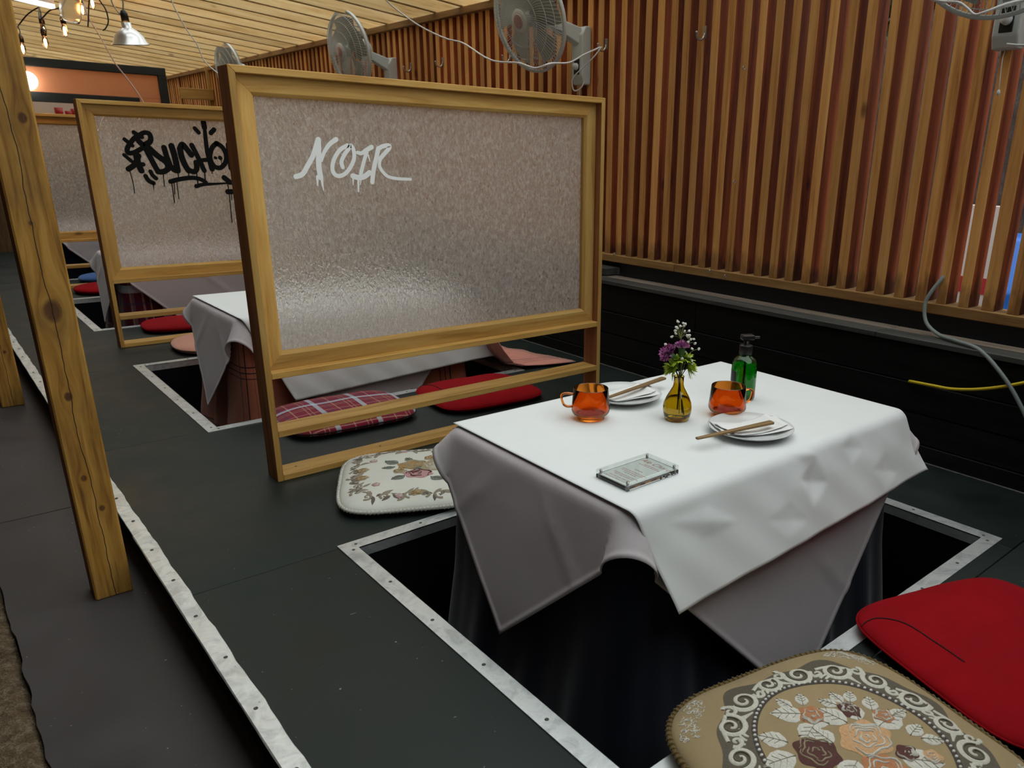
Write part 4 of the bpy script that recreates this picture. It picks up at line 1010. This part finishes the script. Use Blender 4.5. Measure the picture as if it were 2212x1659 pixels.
# plates, napkins, chopsticks
CHOP = wood('chopstick_wood', (.13,.075,.028), (.21,.13,.055), (.28,.18,.085), 0, scale=60, knots=0, var=.1)
def place_setting(c, na, cs0, cs1, lab, R=.108):
    m = MB(); m.lathe([(.0005,.0035),(.060,.0035),(.063,.0005),(.068,.0005),(.070,.004),(.092,.0105),(R,.0185),(R+.0008,.0198),(R-.001,.0207),(.090,.0128),(.072,.0068),(.0005,.0060)], 64)
    for k in range(4):
        pass
    p = obj('dinner_plate', m.mesh('dinner_plate', True), CERAM, None, (*c, TT)); tag(p, 'round white plate %s' % lab, 'plate', 'plates on the near table')
    n = empty('paper_napkin', (*c, TT+.0150), na); tag(n, 'folded white paper napkin on the plate %s' % lab, 'napkin', 'napkins on the plates')
    rs = random.Random(int(c[0]*100)); ph = rs.uniform(0,6)
    for q in range(2):
        mm = MB(); s = .080-.008*q; tw_ = .0 if q == 0 else .22
        def nf(i, j):
            u = (i/16-.5)*2; v = (j/16-.5)*2; x, y = u*s*1.18, v*s*.62; r = math.hypot(x, y)
            return (x*math.cos(tw_)-y*math.sin(tw_), x*math.sin(tw_)+y*math.cos(tw_), .0012+.0030*q - .006*max(0, 1-(r/.085)**2) + .005*(abs(u) > .8)*((abs(u)-.8)/.2) + .0012*math.sin(u*4+ph)+.001*math.sin(v*6+u*3))
        mm.grid(17, 17, nf); o = obj('napkin_fold', mm.mesh('napkin_fold', True), NAPKIN, n); solid(o, .0006, 1)
    a = Vector(cs0); d = Vector(cs1)-a; L = d.length; az = math.atan2(d.y, d.x)
    ch = empty('chopsticks', ((a.x+cs1[0])/2, (a.y+cs1[1])/2, TT+.0285), az); tag(ch, 'wooden disposable chopsticks resting across the plate %s' % lab, 'chopsticks', 'chopsticks on the plates')
    for s in (-1, 1):
        mm = MB(); st = []
        for i in range(9):
            f = i/8; w_ = .0030+.0024*f; t_ = .0026+.0012*f
            st.append([(-L/2+L*f, s*(.0003), -t_), (-L/2+L*f, s*(w_*1.6), -t_*.8), (-L/2+L*f, s*(w_*1.75), 0), (-L/2+L*f, s*(w_*1.6), t_*.8), (-L/2+L*f, s*.0003, t_)])
        vs = [p for r in st for p in r]; fs = [(i*5+k, i*5+(k+1) % 5, (i+1)*5+(k+1) % 5, (i+1)*5+k) for i in range(8) for k in range(5)] + [(4,3,2,1,0), tuple(40+k for k in range(5))]
        mm.add(vs, fs); obj('stick', mm.mesh('stick'), CHOP, ch)
place_setting((1.519,1.106), -.45, (1.318,1.112), (1.560,1.072), 'at the near side of the table')
place_setting((1.462,1.517), -.30, (1.372,1.487), (1.640,1.530), 'behind the left mug')
# menu block
ACRYG = glass('acrylic_base', (.93,.96,.95), 0, 1.49)
mb_ = empty('menu_block', (1.097,1.087,TT), 0.0); tag(mb_, 'clear acrylic block holding a printed menu card', 'menu holder')
for k, (z0, z1) in enumerate(((.0,.0095), (.0102,.0200))):
    m = MB(); m.box((-.079,-.0495,z0), (.079,.0495,z1)); obj('acrylic_slab', m.mesh('acrylic_slab', bevel=.0012), ACRYL if k else ACRYG, mb_)
m = MB(); m.box((-.074,-.0455,.00960), (.074,.0455,.01010)); card = obj('card', m.mesh('card'), plain('card_white', (.80,.80,.80), .7), mb_)
INK = plain('terracotta_ink', (.36,.055,.02), .7)
def text(s, x, y, size, ital=.0, align='CENTER'):
    c = bpy.data.curves.new('t', 'FONT'); c.body = s; c.size = size; c.align_x = align; c.shear = ital
    o = bpy.data.objects.new('t', c); COL.objects.link(o); bpy.context.view_layer.update()
    me = bpy.data.meshes.new_from_object(o.evaluated_get(bpy.context.evaluated_depsgraph_get())); bpy.data.objects.remove(o); bpy.data.curves.remove(c)
    obj('lettering', me, INK, card, (x, y, .01013), (0,0,-PI/2))
text('Ale Charo', .050, 0, .021, .45)
text('DM US FOR PARTIES', -.0575, 0, .0072); text('BOOKING & PRIVATE EVENTS', -.0665, 0, .0072)
lines = MB(); rs = random.Random(6)                  # print too small to read
for x, w_ in ((.0405,.022), (.0345,.031), (.0035,.012), (-.0105,.036), (-.0175,.033), (-.0245,.019), (-.0365,.037), (-.0430,.028)):
    y = -w_
    while y < w_:
        l = rs.uniform(.004,.011); l = min(l, w_-y)
        lines.box((x-.0009, y, .01011), (x+.0009, y+l, .01014)); y += l+.0016
obj('fine_print', lines.mesh('fine_print'), INK, card)['kind'] = 'stuff'
for sx in (-1, 1):
    for sy in (-1, 1):
        m = MB(); m.lathe([(.0005,.0008),(.0030,.0008),(.0030,.0192),(.0005,.0192)], 14); obj('magnet', m.mesh('magnet', True), STEEL, mb_, (sx*.071, sy*.042, 0))
# ================================================================== FENCE FITTINGS
FX = 2.83
def hook(y, z, label):
    e = empty('coat_hook', (FX, y, z)); tag(e, label, 'hook', 'metal hooks on the fence')
    m = MB(); m.box((-.004,-.009,-.018), (0,.009,.030)); obj('plate', m.mesh('plate', bevel=.0012), STEEL, e)
    h = MB(); h.tube(catmull([(-.003,0,.0),(-.012,0,-.020),(-.030,0,-.030),(-.050,0,-.022),(-.056,0,-.002)], 6), .0042, 8); h.ball((-.056,0,-.001), .006); obj('prong', h.mesh('prong', True), STEEL, e)
for y, z, l in ((2.494,1.578,'metal hook high on the bare fence right of the nearest fan bracket'), (3.147,1.584,'metal hook holding the white cord beside the nearest fan'), (3.98,1.592,'metal hook on the fence behind the nearest fan'), (4.73,1.613,'metal hook on the fence midway between the fans'), (5.154,1.610,'metal hook on the fence beside the second fan bracket')): hook(y, z, l)
def eye(y, z, label):
    e = empty('screw_eye', (FX-.001, y, z)); tag(e, label, 'screw eye', 'small screw eyes on the fence')
    m = MB(); m.tube([(0,0,0),(-.012,0,0)], .0018, 6); m.tube([(-.018+.007*math.cos(a), 0, .007*math.sin(a)) for a in [2*PI*i/14 for i in range(14)]], .0018, 6, closed=True); obj('eye', m.mesh('eye', True), STEEL, e)
for y, z, l in ((2.247,1.42,'tiny screw eye high on a fence slat'), (2.253,.955,'tiny screw eye halfway down a fence slat'), (2.356,.548,'tiny screw eye at a slat foot above the rail'), (2.264,.536,'tiny screw eye hanging on the fence rail front'), (3.025,.56,'tiny screw eye at a slat foot beside the divider')): eye(y, z, l)
# ---- fans
R_ = .245
def cage(front):
    m = MB(); n = 84
    for i in range(n):
        a = 2*PI*i/n; P = []
        for r in ((.055,.10,.15,.195,.228,R_) if front else (.07,.13,.19,.228,R_)):
            f = r/R_; z = (.062*math.sqrt(max(0,1-f**3.2)) if front else -.055*math.sqrt(max(0,1-f**4)))
            aa = a+(.5*(1-f) if front else -.3*(1-f)); P.append((r*math.cos(aa), r*math.sin(aa), z+(.006 if front else -.006)))
        m.tube(P, .0012, 4, caps=False)
    for r in ((.12,.18,.222) if front else (.14,.20)):
        f = r/R_; z = (.062*math.sqrt(max(0,1-f**3.2))+.006 if front else -.055*math.sqrt(max(0,1-f**4))-.006)
        m.tube([(r*math.cos(2*PI*i/60), r*math.sin(2*PI*i/60), z) for i in range(60)], .0016, 5, closed=True)
    return m.mesh('front_grille' if front else 'back_grille', True)
FG, BG = cage(True), cage(False)
m = MB(); m.lathe([(R_-.004,-.010),(R_+.007,-.010),(R_+.009,0),(R_+.007,.010),(R_-.004,.010)], 72, closed=True); RIM = m.mesh('rim', True)
m = MB(); m.lathe([(.0005,.078),(.036,.077),(.048,.073),(.058,.066),(.058,.060),(.0005,.060)], 36); BADGE = m.mesh('badge', True)
m = MB(); m.lathe([(.0005,.0795),(.030,.0790),(.034,.0776)], 30); EMB = m.mesh('emblem', True)
m = MB(); m.lathe([(.0005,.045),(.036,.045),(.038,.0),(.0005,-.012)], 28); HUBM = m.mesh('hub', True)
m = MB()
def blf(i, j):
    t = i/9; s = j/5; r = .034+.178*t; a = -.55+(1.25-.3*t)*s+.35*t; return (r*math.cos(a), r*math.sin(a), -.018+.040*s)
m.grid(10, 6, blf); BLADE = m.mesh('blade', True)
m = MB(); m.lathe([(.0005,-.165),(.030,-.160),(.055,-.145),(.066,-.120),(.068,-.085),(.060,-.066),(.0005,-.062)], 32); MOTOR = m.mesh('motor_housing', True)
FANG = plain('fan_grey_plastic', (.52,.55,.53), .38); BLM = plain('fan_blade_grey', (.36,.39,.37), .35); EMBM = plain('fan_emblem', (.45,.33,.33), .3, .3)
FANDK = plain('fan_switch_black', (.01,.01,.01), .4)
def fan(y, z0, C, az, el, label, cord=True):
    e = empty('wall_fan', (FX-.002, y, z0)); tag(e, label, 'fan', 'wall fans on the fence')
    org = Vector((FX-.002, y, z0)); azr, elr = math.radians(az), math.radians(el)
    n = Vector((-math.cos(azr)*math.cos(elr), -math.sin(azr)*math.cos(elr), math.sin(elr))); c = Vector(C)-org
    X = up.cross(n).normalized(); Yv = n.cross(X); Mx = Matrix((X, Yv, n)).transposed().to_4x4(); Mx.translation = c
    def put(nm, me, mat, extra=0, par=None):
        o = obj(nm, me, mat, par or e)
        if not par: o.matrix_local = Mx @ Matrix.Rotation(extra, 4, 'Z')
        return o
    put('front_grille', FG, FANG); put('back_grille', BG, FANG); put('rim', RIM, FANG); bd = put('badge', BADGE, FANG); put('emblem', EMB, EMBM, 0, bd); put('hub', HUBM, BLM)
    for q in range(5): put('blade', BLADE, BLM, q*2*PI/5)
    put('motor_housing', MOTOR, FANG)
    m = MB()                                     # wedge-shaped bracket
    m.prism_y([(0,0),(-.045,.0),(-.060,.04),(-.060,.235),(-.035,.275),(0,.275)], -.043, .043); obj('bracket', m.mesh('bracket', bevel=.006), FANG, e)
    a = Vector((-.05,0,.225)); b2 = c-n*.11-Vector((0,0,.02)); d = b2-a; m = MB()
    sd = Vector((0,.028,0)); hz = Vector((0,0,.042)); hz2 = Vector((0,0,.022))
    vs = [a-sd-hz, a+sd-hz, a+sd+hz, a-sd+hz, b2-sd-hz2, b2+sd-hz2, b2+sd+hz2, b2-sd+hz2]
    m.add([tuple(v) for v in vs], [(0,3,2,1),(4,5,6,7),(0,1,5,4),(1,2,6,5),(2,3,7,6),(3,0,4,7)]); obj('arm', m.mesh('arm', bevel=.005), FANG, e)
    m = MB(); m.box((-.062,-.024,.045), (-.052,.024,.125)); sp_ = obj('switch_plate', m.mesh('switch_plate', bevel=.004), FANDK, e)
    m = MB(); m.tube([(-.058,0,.085),(-.078,0,.085)], [.018,.016], 16); obj('dial', m.mesh('dial', True), WPLAST, sp_)
    m = MB(); m.tube(catmull([(-.03,0,.005),(-.035,.004,-.03),(-.036,-.002,-.12)], 5), .0016, 5); m.ball((-.036,-.002,-.13), .006, 8, 5, (1,1,1.7)); obj('pull_cord', m.mesh('pull_cord', True), CORDW, e)
fan(3.305, 1.405, (2.552,3.42,1.700), 4, -17, 'white wall fan nearest above the NOIR divider')
fan(5.39, 1.41, (2.552,5.50,1.715), 4, -10, 'second white wall fan farther along the fence')
fan(7.93, 1.46, (2.552,8.06,1.735), 4, -8, 'third white wall fan mostly hidden behind the divider')
fan(1.165, 1.405, (2.50,1.105,1.705), 18, -15, 'white wall fan cut off by the top right corner of the view')
# ---- cords and hoses
def cord(pts, r, mat, label, cat='cord', n=8):
    m = MB(); m.tube(catmull(pts, n), r, 7); o = obj('power_cord' if cat == 'cord' else 'hose', m.mesh('cord', True), mat); tag(o, label, cat, 'cords and hoses'); return o
def pp(u, v, x):
    d = RX*((u-1294.1)/1644.2)+RY*((v-896.3)/1644.2)+RZ; return CAM+d*((x-CAM.x)/d.x)
cord([pp(815,-20,2.2), pp(850,15,2.3), pp(905,55,2.4), pp(960,82,2.5), pp(1000,93,2.52), pp(1045,122,2.40), pp(1075,133,2.36), pp(1120,136,2.34), pp(1157,147,2.32), pp(1190,137,2.36), pp(1230,135,2.6), pp(1262,118,2.70), pp(1297,102,2.775)], .0042, CORDW, 'thick white power cord looping past the nearest fan to a hook')
cord([pp(1300,101,2.775), pp(1278,128,2.74), pp(1240,165,2.72), pp(1236,182,2.72), pp(1241,196,2.73), pp(1255,190,2.74), pp(1262,176,2.75)], .0032, CORDW, 'thin white cord dropping from the hook to the nearest fan switch')
cord([pp(1985,-10,2.42), pp(2030,2,2.42), pp(2070,5,2.42), pp(2090,18,2.42), pp(2106,31,2.42), pp(2130,25,2.42), pp(2175,8,2.45), pp(2230,-5,2.5)], .0035, CORDW, 'white cord sagging across the top right fan')
cord([pp(2175,95,2.76), pp(2195,97,2.76), pp(2230,98,2.77)], .0035, CORDW, 'short white cord under the top right fan')
cord([ony(368,-5,5.6), ony(380,22,5.6), ony(402,62,5.6), ony(425,95,5.6), ony(443,133,5.6), ony(475,162,5.55), ony(500,182,5.5), ony(520,215,5.5)], .0035, CORDW, 'white cord hanging down behind the NOIR divider')
cord([ony(150,-75,6.4), ony(172,-20,6.4), ony(190,35,6.4), ony(205,60,6.4), ony(225,95,6.4), ony(250,138,6.4), ony(275,170,6.4), ony(300,205,6.4), ony(320,240,6.4)], .0040, plain('pinkish_cord', (.62,.50,.46), .5), 'pale pink cord hanging in front of the copper hatch')
HOSEG = plain('grey_hose', (.20,.24,.23), .45); HOSEY = plain('yellow_hose', (.62,.46,.01), .4)
cord([(2.88,1.262,.70), (2.84,1.262,.66), (2.805,1.285,.60), (2.79,1.295,.55), (2.77,1.27,.49), (2.73,1.20,.462), (2.69,1.12,.460), (2.652,1.02,.452), (2.628,.93,.395), (2.622,.86,.32), (2.618,.78,.20), (2.615,.72,.06), (2.60,.60,.012)], .0072, HOSEG, 'grey hose hanging from the fence over the bench edge', 'hose')
cord([(2.655,1.245,.288), (2.640,1.228,.294), (2.632,1.15,.299), (2.628,1.07,.305), (2.628,.97,.330), (2.63,.86,.375), (2.632,.74,.44)], .0058, HOSEY, 'yellow hose sagging along the black bench wall', 'hose')
# ================================================================== LIGHTS OVER THE TERRACE
BULBG = glass('clear_bulb_glass', (1,.93,.85), 0, 1.3); FIL = emit('glowing_filament', (1.0,.36,.08), 60)
m = MB(); m.lathe([(.0005,-.078),(.008,-.075),(.015,-.062),(.0180,-.045),(.0165,-.030),(.0125,-.014),(.0125,0),(.0005,.0)], 16); BU = m.mesh('bulb_glass', True)
m = MB(); m.tube([(0,0,-.064),(0,0,-.055),(0,0,-.030),(0,0,-.020)], [.0015,.0055,.0055,.0015], 8); FI = m.mesh('filament', True)
m = MB(); m.lathe([(.0005,.045),(.006,.045),(.010,.036),(.0155,.030),(.0155,-.004),(.0005,-.004)], 14); SO = m.mesh('socket', True)
YB = 6.2; LT = []
for i, (u, v) in enumerate(((38,112), (46,90), (91,50), (95,76), (137,50), (175,5), (197,-8))):
    p = ony(u, v, YB+.12*((i*3) % 4)); e = empty('string_bulb', p); tag(e, ('glowing bulb lowest on the left of the light string','second lowest glowing bulb beside the post','upper bulb of the stacked pair on the light string','lower bulb of the stacked pair on the light string','single glowing bulb left of the clear plastic cover','glowing bulb right of the clear plastic cover','rightmost glowing bulb at the top edge')[i], 'light bulb', 'string light bulbs')
    obj('bulb_glass', BU, BULBG, e); obj('filament', FI, FIL, e); obj('socket', SO, BLACK, e)
    m = MB(); m.tube(catmull([(0,0,.044),(.004,.002,.06),(-.002,0,.09)], 5), .003, 6); obj('lead', m.mesh('lead', True), BLACK, e); LT.append(p+Vector((-.002,0,.09)))
cab = [Vector((LT[0].x-.25, 6.3, 2.16)), Vector((LT[0].x-.10, 6.3, 1.86))]
for a, b2 in zip(LT[:-1], LT[1:]): cab += [a, (a+b2)/2+Vector((0,.01,.015))]
cab += [LT[-1], LT[-1]+Vector((.10,.0,.14))]
cord(cab, .0042, BLACK, 'black cable of the string lights')
cord([ony(205,-45,6.0), ony(212,-6,6.0), ony(228,20,6.0), ony(234,45,6.0), ony(229,60,6.0), ony(222,66,6.0)], .004, BLACK, 'loose black cable loop beside the clamp lamp')
cord([ony(196,-45,6.0), ony(192,12,6.0), ony(191,40,6.0), ony(190,58,6.0)], .004, BLACK, 'short loose black cable end below the bulbs')
p = ony(283,97,5.6); e = empty('clamp_lamp', p); tag(e, 'hanging clamp lamp with spun aluminium reflector', 'lamp'); e.rotation_euler = (.12,-.10,0)
m = MB(); m.lathe([(.098,.0),(.102,.002),(.100,.006),(.092,.012),(.078,.045),(.055,.072),(.030,.090),(.026,.092),(.026,.120),(.024,.120),(.024,.092),(.028,.088),(.052,.070),(.075,.044),(.089,.012)], 40, closed=True)
t = NT('spun_aluminium'); ALU = t.set((.62,.63,.62), .28, metal=.9); obj('reflector', m.mesh('reflector', True), ALU, e)
m = MB(); m.lathe([(.0005,.185),(.012,.183),(.020,.165),(.021,.118),(.0005,.118)], 18); obj('socket', m.mesh('socket', True), BLACK, e)
m = MB(); m.lathe([(.0005,.030),(.020,.036),(.029,.055),(.026,.075),(.014,.100),(.012,.118),(.0005,.118)], 20); obj('bulb', m.mesh('bulb', True), emit('warm_bulb', (1,.55,.22), 14), e)
m = MB(); m.tube(catmull([(0,0,.183),(.01,0,.25),(-.03,0,.33)], 6), .004, 6); m.tube(catmull([(-.02,0,.16),(-.045,.01,.22),(-.05,0,.32)], 5), .0035, 6); m.tube([(-.06,0,.28),(.07,0,.275)], .006, 6); obj('clamp', m.mesh('clamp', True), STEEL, e)
p0, p1 = ony(30,-6,6.7), ony(118,15,6.7); d = p1-p0
e = empty('tube_light', (p0+p1)/2); tag(e, 'white fluorescent batten under the rafters at the top left', 'light'); m = MB(); m.tube([p0-(p0+p1)/2, p1-(p0+p1)/2], .016, 12); obj('tube', m.mesh('tube', True), emit('tube_glow', (.95,1,1), 2.2), e)
m = MB(); a = (p0-(p0+p1)/2)+Vector((0,0,.03)); b2 = (p1-(p0+p1)/2)+Vector((0,0,.03)); m.tube([a, b2], .024, 4); obj('housing', m.mesh('housing'), WPLAST, e)
p = ony(152,48,6.0); e = empty('plastic_cover', p); tag(e, 'clear ribbed plastic cover hanging among the bulbs', 'lamp cover')
m = MB(); m.lathe([(.046,0),(.056,.03),(.056,.15),(.050,.18),(.048,.18),(.054,.15),(.054,.03),(.044,0)], 24, closed=True); obj('shell', m.mesh('shell', True), glass('ribbed_plastic', (.9,.9,.9), .15, 1.2), e, (0,0,0), (.1,.15,0))
# ================================================================== FAR END: serving hatch
HY = 10.0
h = empty('serving_hatch', (1.4,HY,0)); tag(h, 'copper-faced serving hatch in a thick black frame', 'serving hatch')
COPPER = plain('brushed_copper', (.72,.30,.15), .30, .5); HB_ = plain('hatch_black', (.006,.009,.008), .6)
X0 = -2.3
for nm, a, b2, mt in (('frame_top', (X0,-.05,1.80), (1.075,.06,1.880), HB_), ('frame_side', (.995,-.05,0), (1.075,.06,1.80), HB_), ('copper_top', (X0,-.02,1.562), (.995,.04,1.80), COPPER), ('copper_side', (.785,-.02,0), (.995,.04,1.562), COPPER), ('inner_top', (X0,-.03,1.472), (.785,.05,1.562), HB_), ('inner_side', (.74,-.03,0), (.785,.05,1.472), HB_)):
    bar(nm, a, b2, mt, h, .003)
bar('front_panel', (X0,.0,0), (.74,.03,.95), WBK, h, .002); bar('back_panel', (X0,.62,.99), (.9,.65,1.78), plain('hatch_cream', (.70,.62,.52), .7), h, 0); bar('counter', (X0,.0,.95), (.74,.6,.99), PINE_X, h, .003); bar('shelf', (X0,.40,1.315), (.74,.6,1.335), PINE_X, h, .002)
REDG = plain('red_lacquer', (.45,.02,.012), .4)
for i, (u, zz, hh) in enumerate(((127,1.336,.105), (149,1.336,.075), (162,1.336,.10))):
    p = ony(u, 240, HY+.47); m = MB(); m.lathe([(.0005,0),(.032,0),(.036,.004),(.040,hh),(.037,hh),(.033,.008),(.0005,.007)], 20); o = obj('red_cup', m.mesh('red_cup', True), REDG, None, (p.x, HY+.47, zz)); tag(o, ('tall red cup leftmost on the hatch shelf', 'short red cup between two taller ones on the hatch shelf', 'tall red cup rightmost on the hatch shelf')[i], 'cup', 'red cups on the hatch shelf')
m = MB(); m.ball((0,0,0), .085, 24, 14); obj('reflection_globe', m.mesh('reflection_globe', True), emit('hatch_reflection_glow', (1,.95,.90), 5), h, (-.20,-.12,1.655))  # glowing ball set in place of a bright reflection in the copper
bar('globe_arm', (-.21,-.10,1.735), (-.19,-.08,1.80), HB_, h, .002)  # added arm that only carries the glowing stand-in
bm_ = struct(empty('trim_6', (2.66,9.58,1.56)), 'pale horizontal board between the hatch and the fence'); bar('beam', (-.17,-.02,0), (.168,.02,.11), PINE_X, bm_, .003); bar('beam_post', (.13,.021,-1.56), (.168,.06,.34), PINE_Z, bm_, .003)
# ================================================================== OUTSIDE THE FENCE
BRK = rough_ground('pale_street_wall', [(.06,.045,.043), (.11,.085,.08), (.20,.16,.15)], 4, .1)
m = MB(); m.box((7.0,-4,-.2), (7.3,16,3.0)); struct(obj('wall_street', m, BRK), 'pale wall across the street seen through the slats')
LF = plain('tree_leaf_green', (.045,.075,.018), .6); BARK = plain('tree_bark', (.05,.035,.025), .9)
rs = random.Random(21); m = MB()
for i in range(2600):
    a, b2 = rs.uniform(0,2*PI), math.acos(rs.uniform(-1,1)); r = rs.uniform(.55,1.0)**.6; c = Vector((r*math.sin(b2)*math.cos(a)*1.05, r*math.sin(b2)*math.sin(a)*1.5, r*math.cos(b2)*.85))
    q = Vector((rs.gauss(0,1), rs.gauss(0,1), rs.gauss(0,1))).normalized(); s1 = q.orthogonal().normalized()*.07; s2 = q.cross(s1).normalized()*.04
    m.add([tuple(c-s1), tuple(c+s2), tuple(c+s1), tuple(c-s2)], [(0,1,2,3)])
CRN = m.mesh('foliage', fix=False)
for i, (x, y) in enumerate(((4.9,3.6), (4.7,6.6), (4.9,9.6), (4.7,12.2))):
    e = empty('street_tree', (x, y, -.19)); tag(e, ('leafy street tree nearest the camera beyond the slats', 'second leafy street tree beyond the fence top', 'third leafy street tree beyond the fence top', 'farthest leafy street tree beyond the fence top')[i], 'tree', 'street trees beyond the fence')
    f = obj('foliage', CRN, LF, e, (0,0,2.75), (0,0,i*.8)); f['kind'] = 'stuff'
    m = MB(); m.tube([(0,0,0),(.03,.02,1.2),(0,0,2.6)], [.09,.07,.04], 10); obj('trunk', m.mesh('trunk', True), BARK, e)
m = MB(); m.lathe([(.0005,0),(.25,0),(.27,.02),(.28,.25),(.29,.27),(.28,.29),(.28,.58),(.29,.60),(.27,.62),(.27,.86),(.24,.88),(.0005,.88)], 28)
o = obj('plastic_barrel', m.mesh('plastic_barrel', True), plain('blue_plastic', (.02,.14,.55), .4), None, (4.45,1.78,-.185)); tag(o, 'bright blue plastic barrel seen between the right-hand slats', 'barrel')
e = empty('street_sign_board', (4.0,1.42,-.185)); tag(e, 'white and red board standing outside behind the slats', 'sign')
bar('panel', (-.02,.12,.55), (0,.28,1.05), plain('sign_white', (.75,.70,.70), .6), e, .004); bar('red_panel', (-.023,.12,.62), (-.0205,.28,.70), plain('sign_red', (.5,.03,.05), .6), e, .0005); bar('post', (-.0,.18,0), (.03,.22,1.05), STEEL, e, .002)
# small litter on the ground and floor
m = MB(); m.tube([(-.011,0,.004),(.011,0,.004)], .004, 10); o = obj('cigarette_butt', m.mesh('cigarette_butt', True), plain('butt_tan', (.55,.28,.10), .8), None, (-.165,1.69,-.184), (0,0,.5)); tag(o, 'orange cigarette butt on the ground beside the kerb', 'cigarette butt')
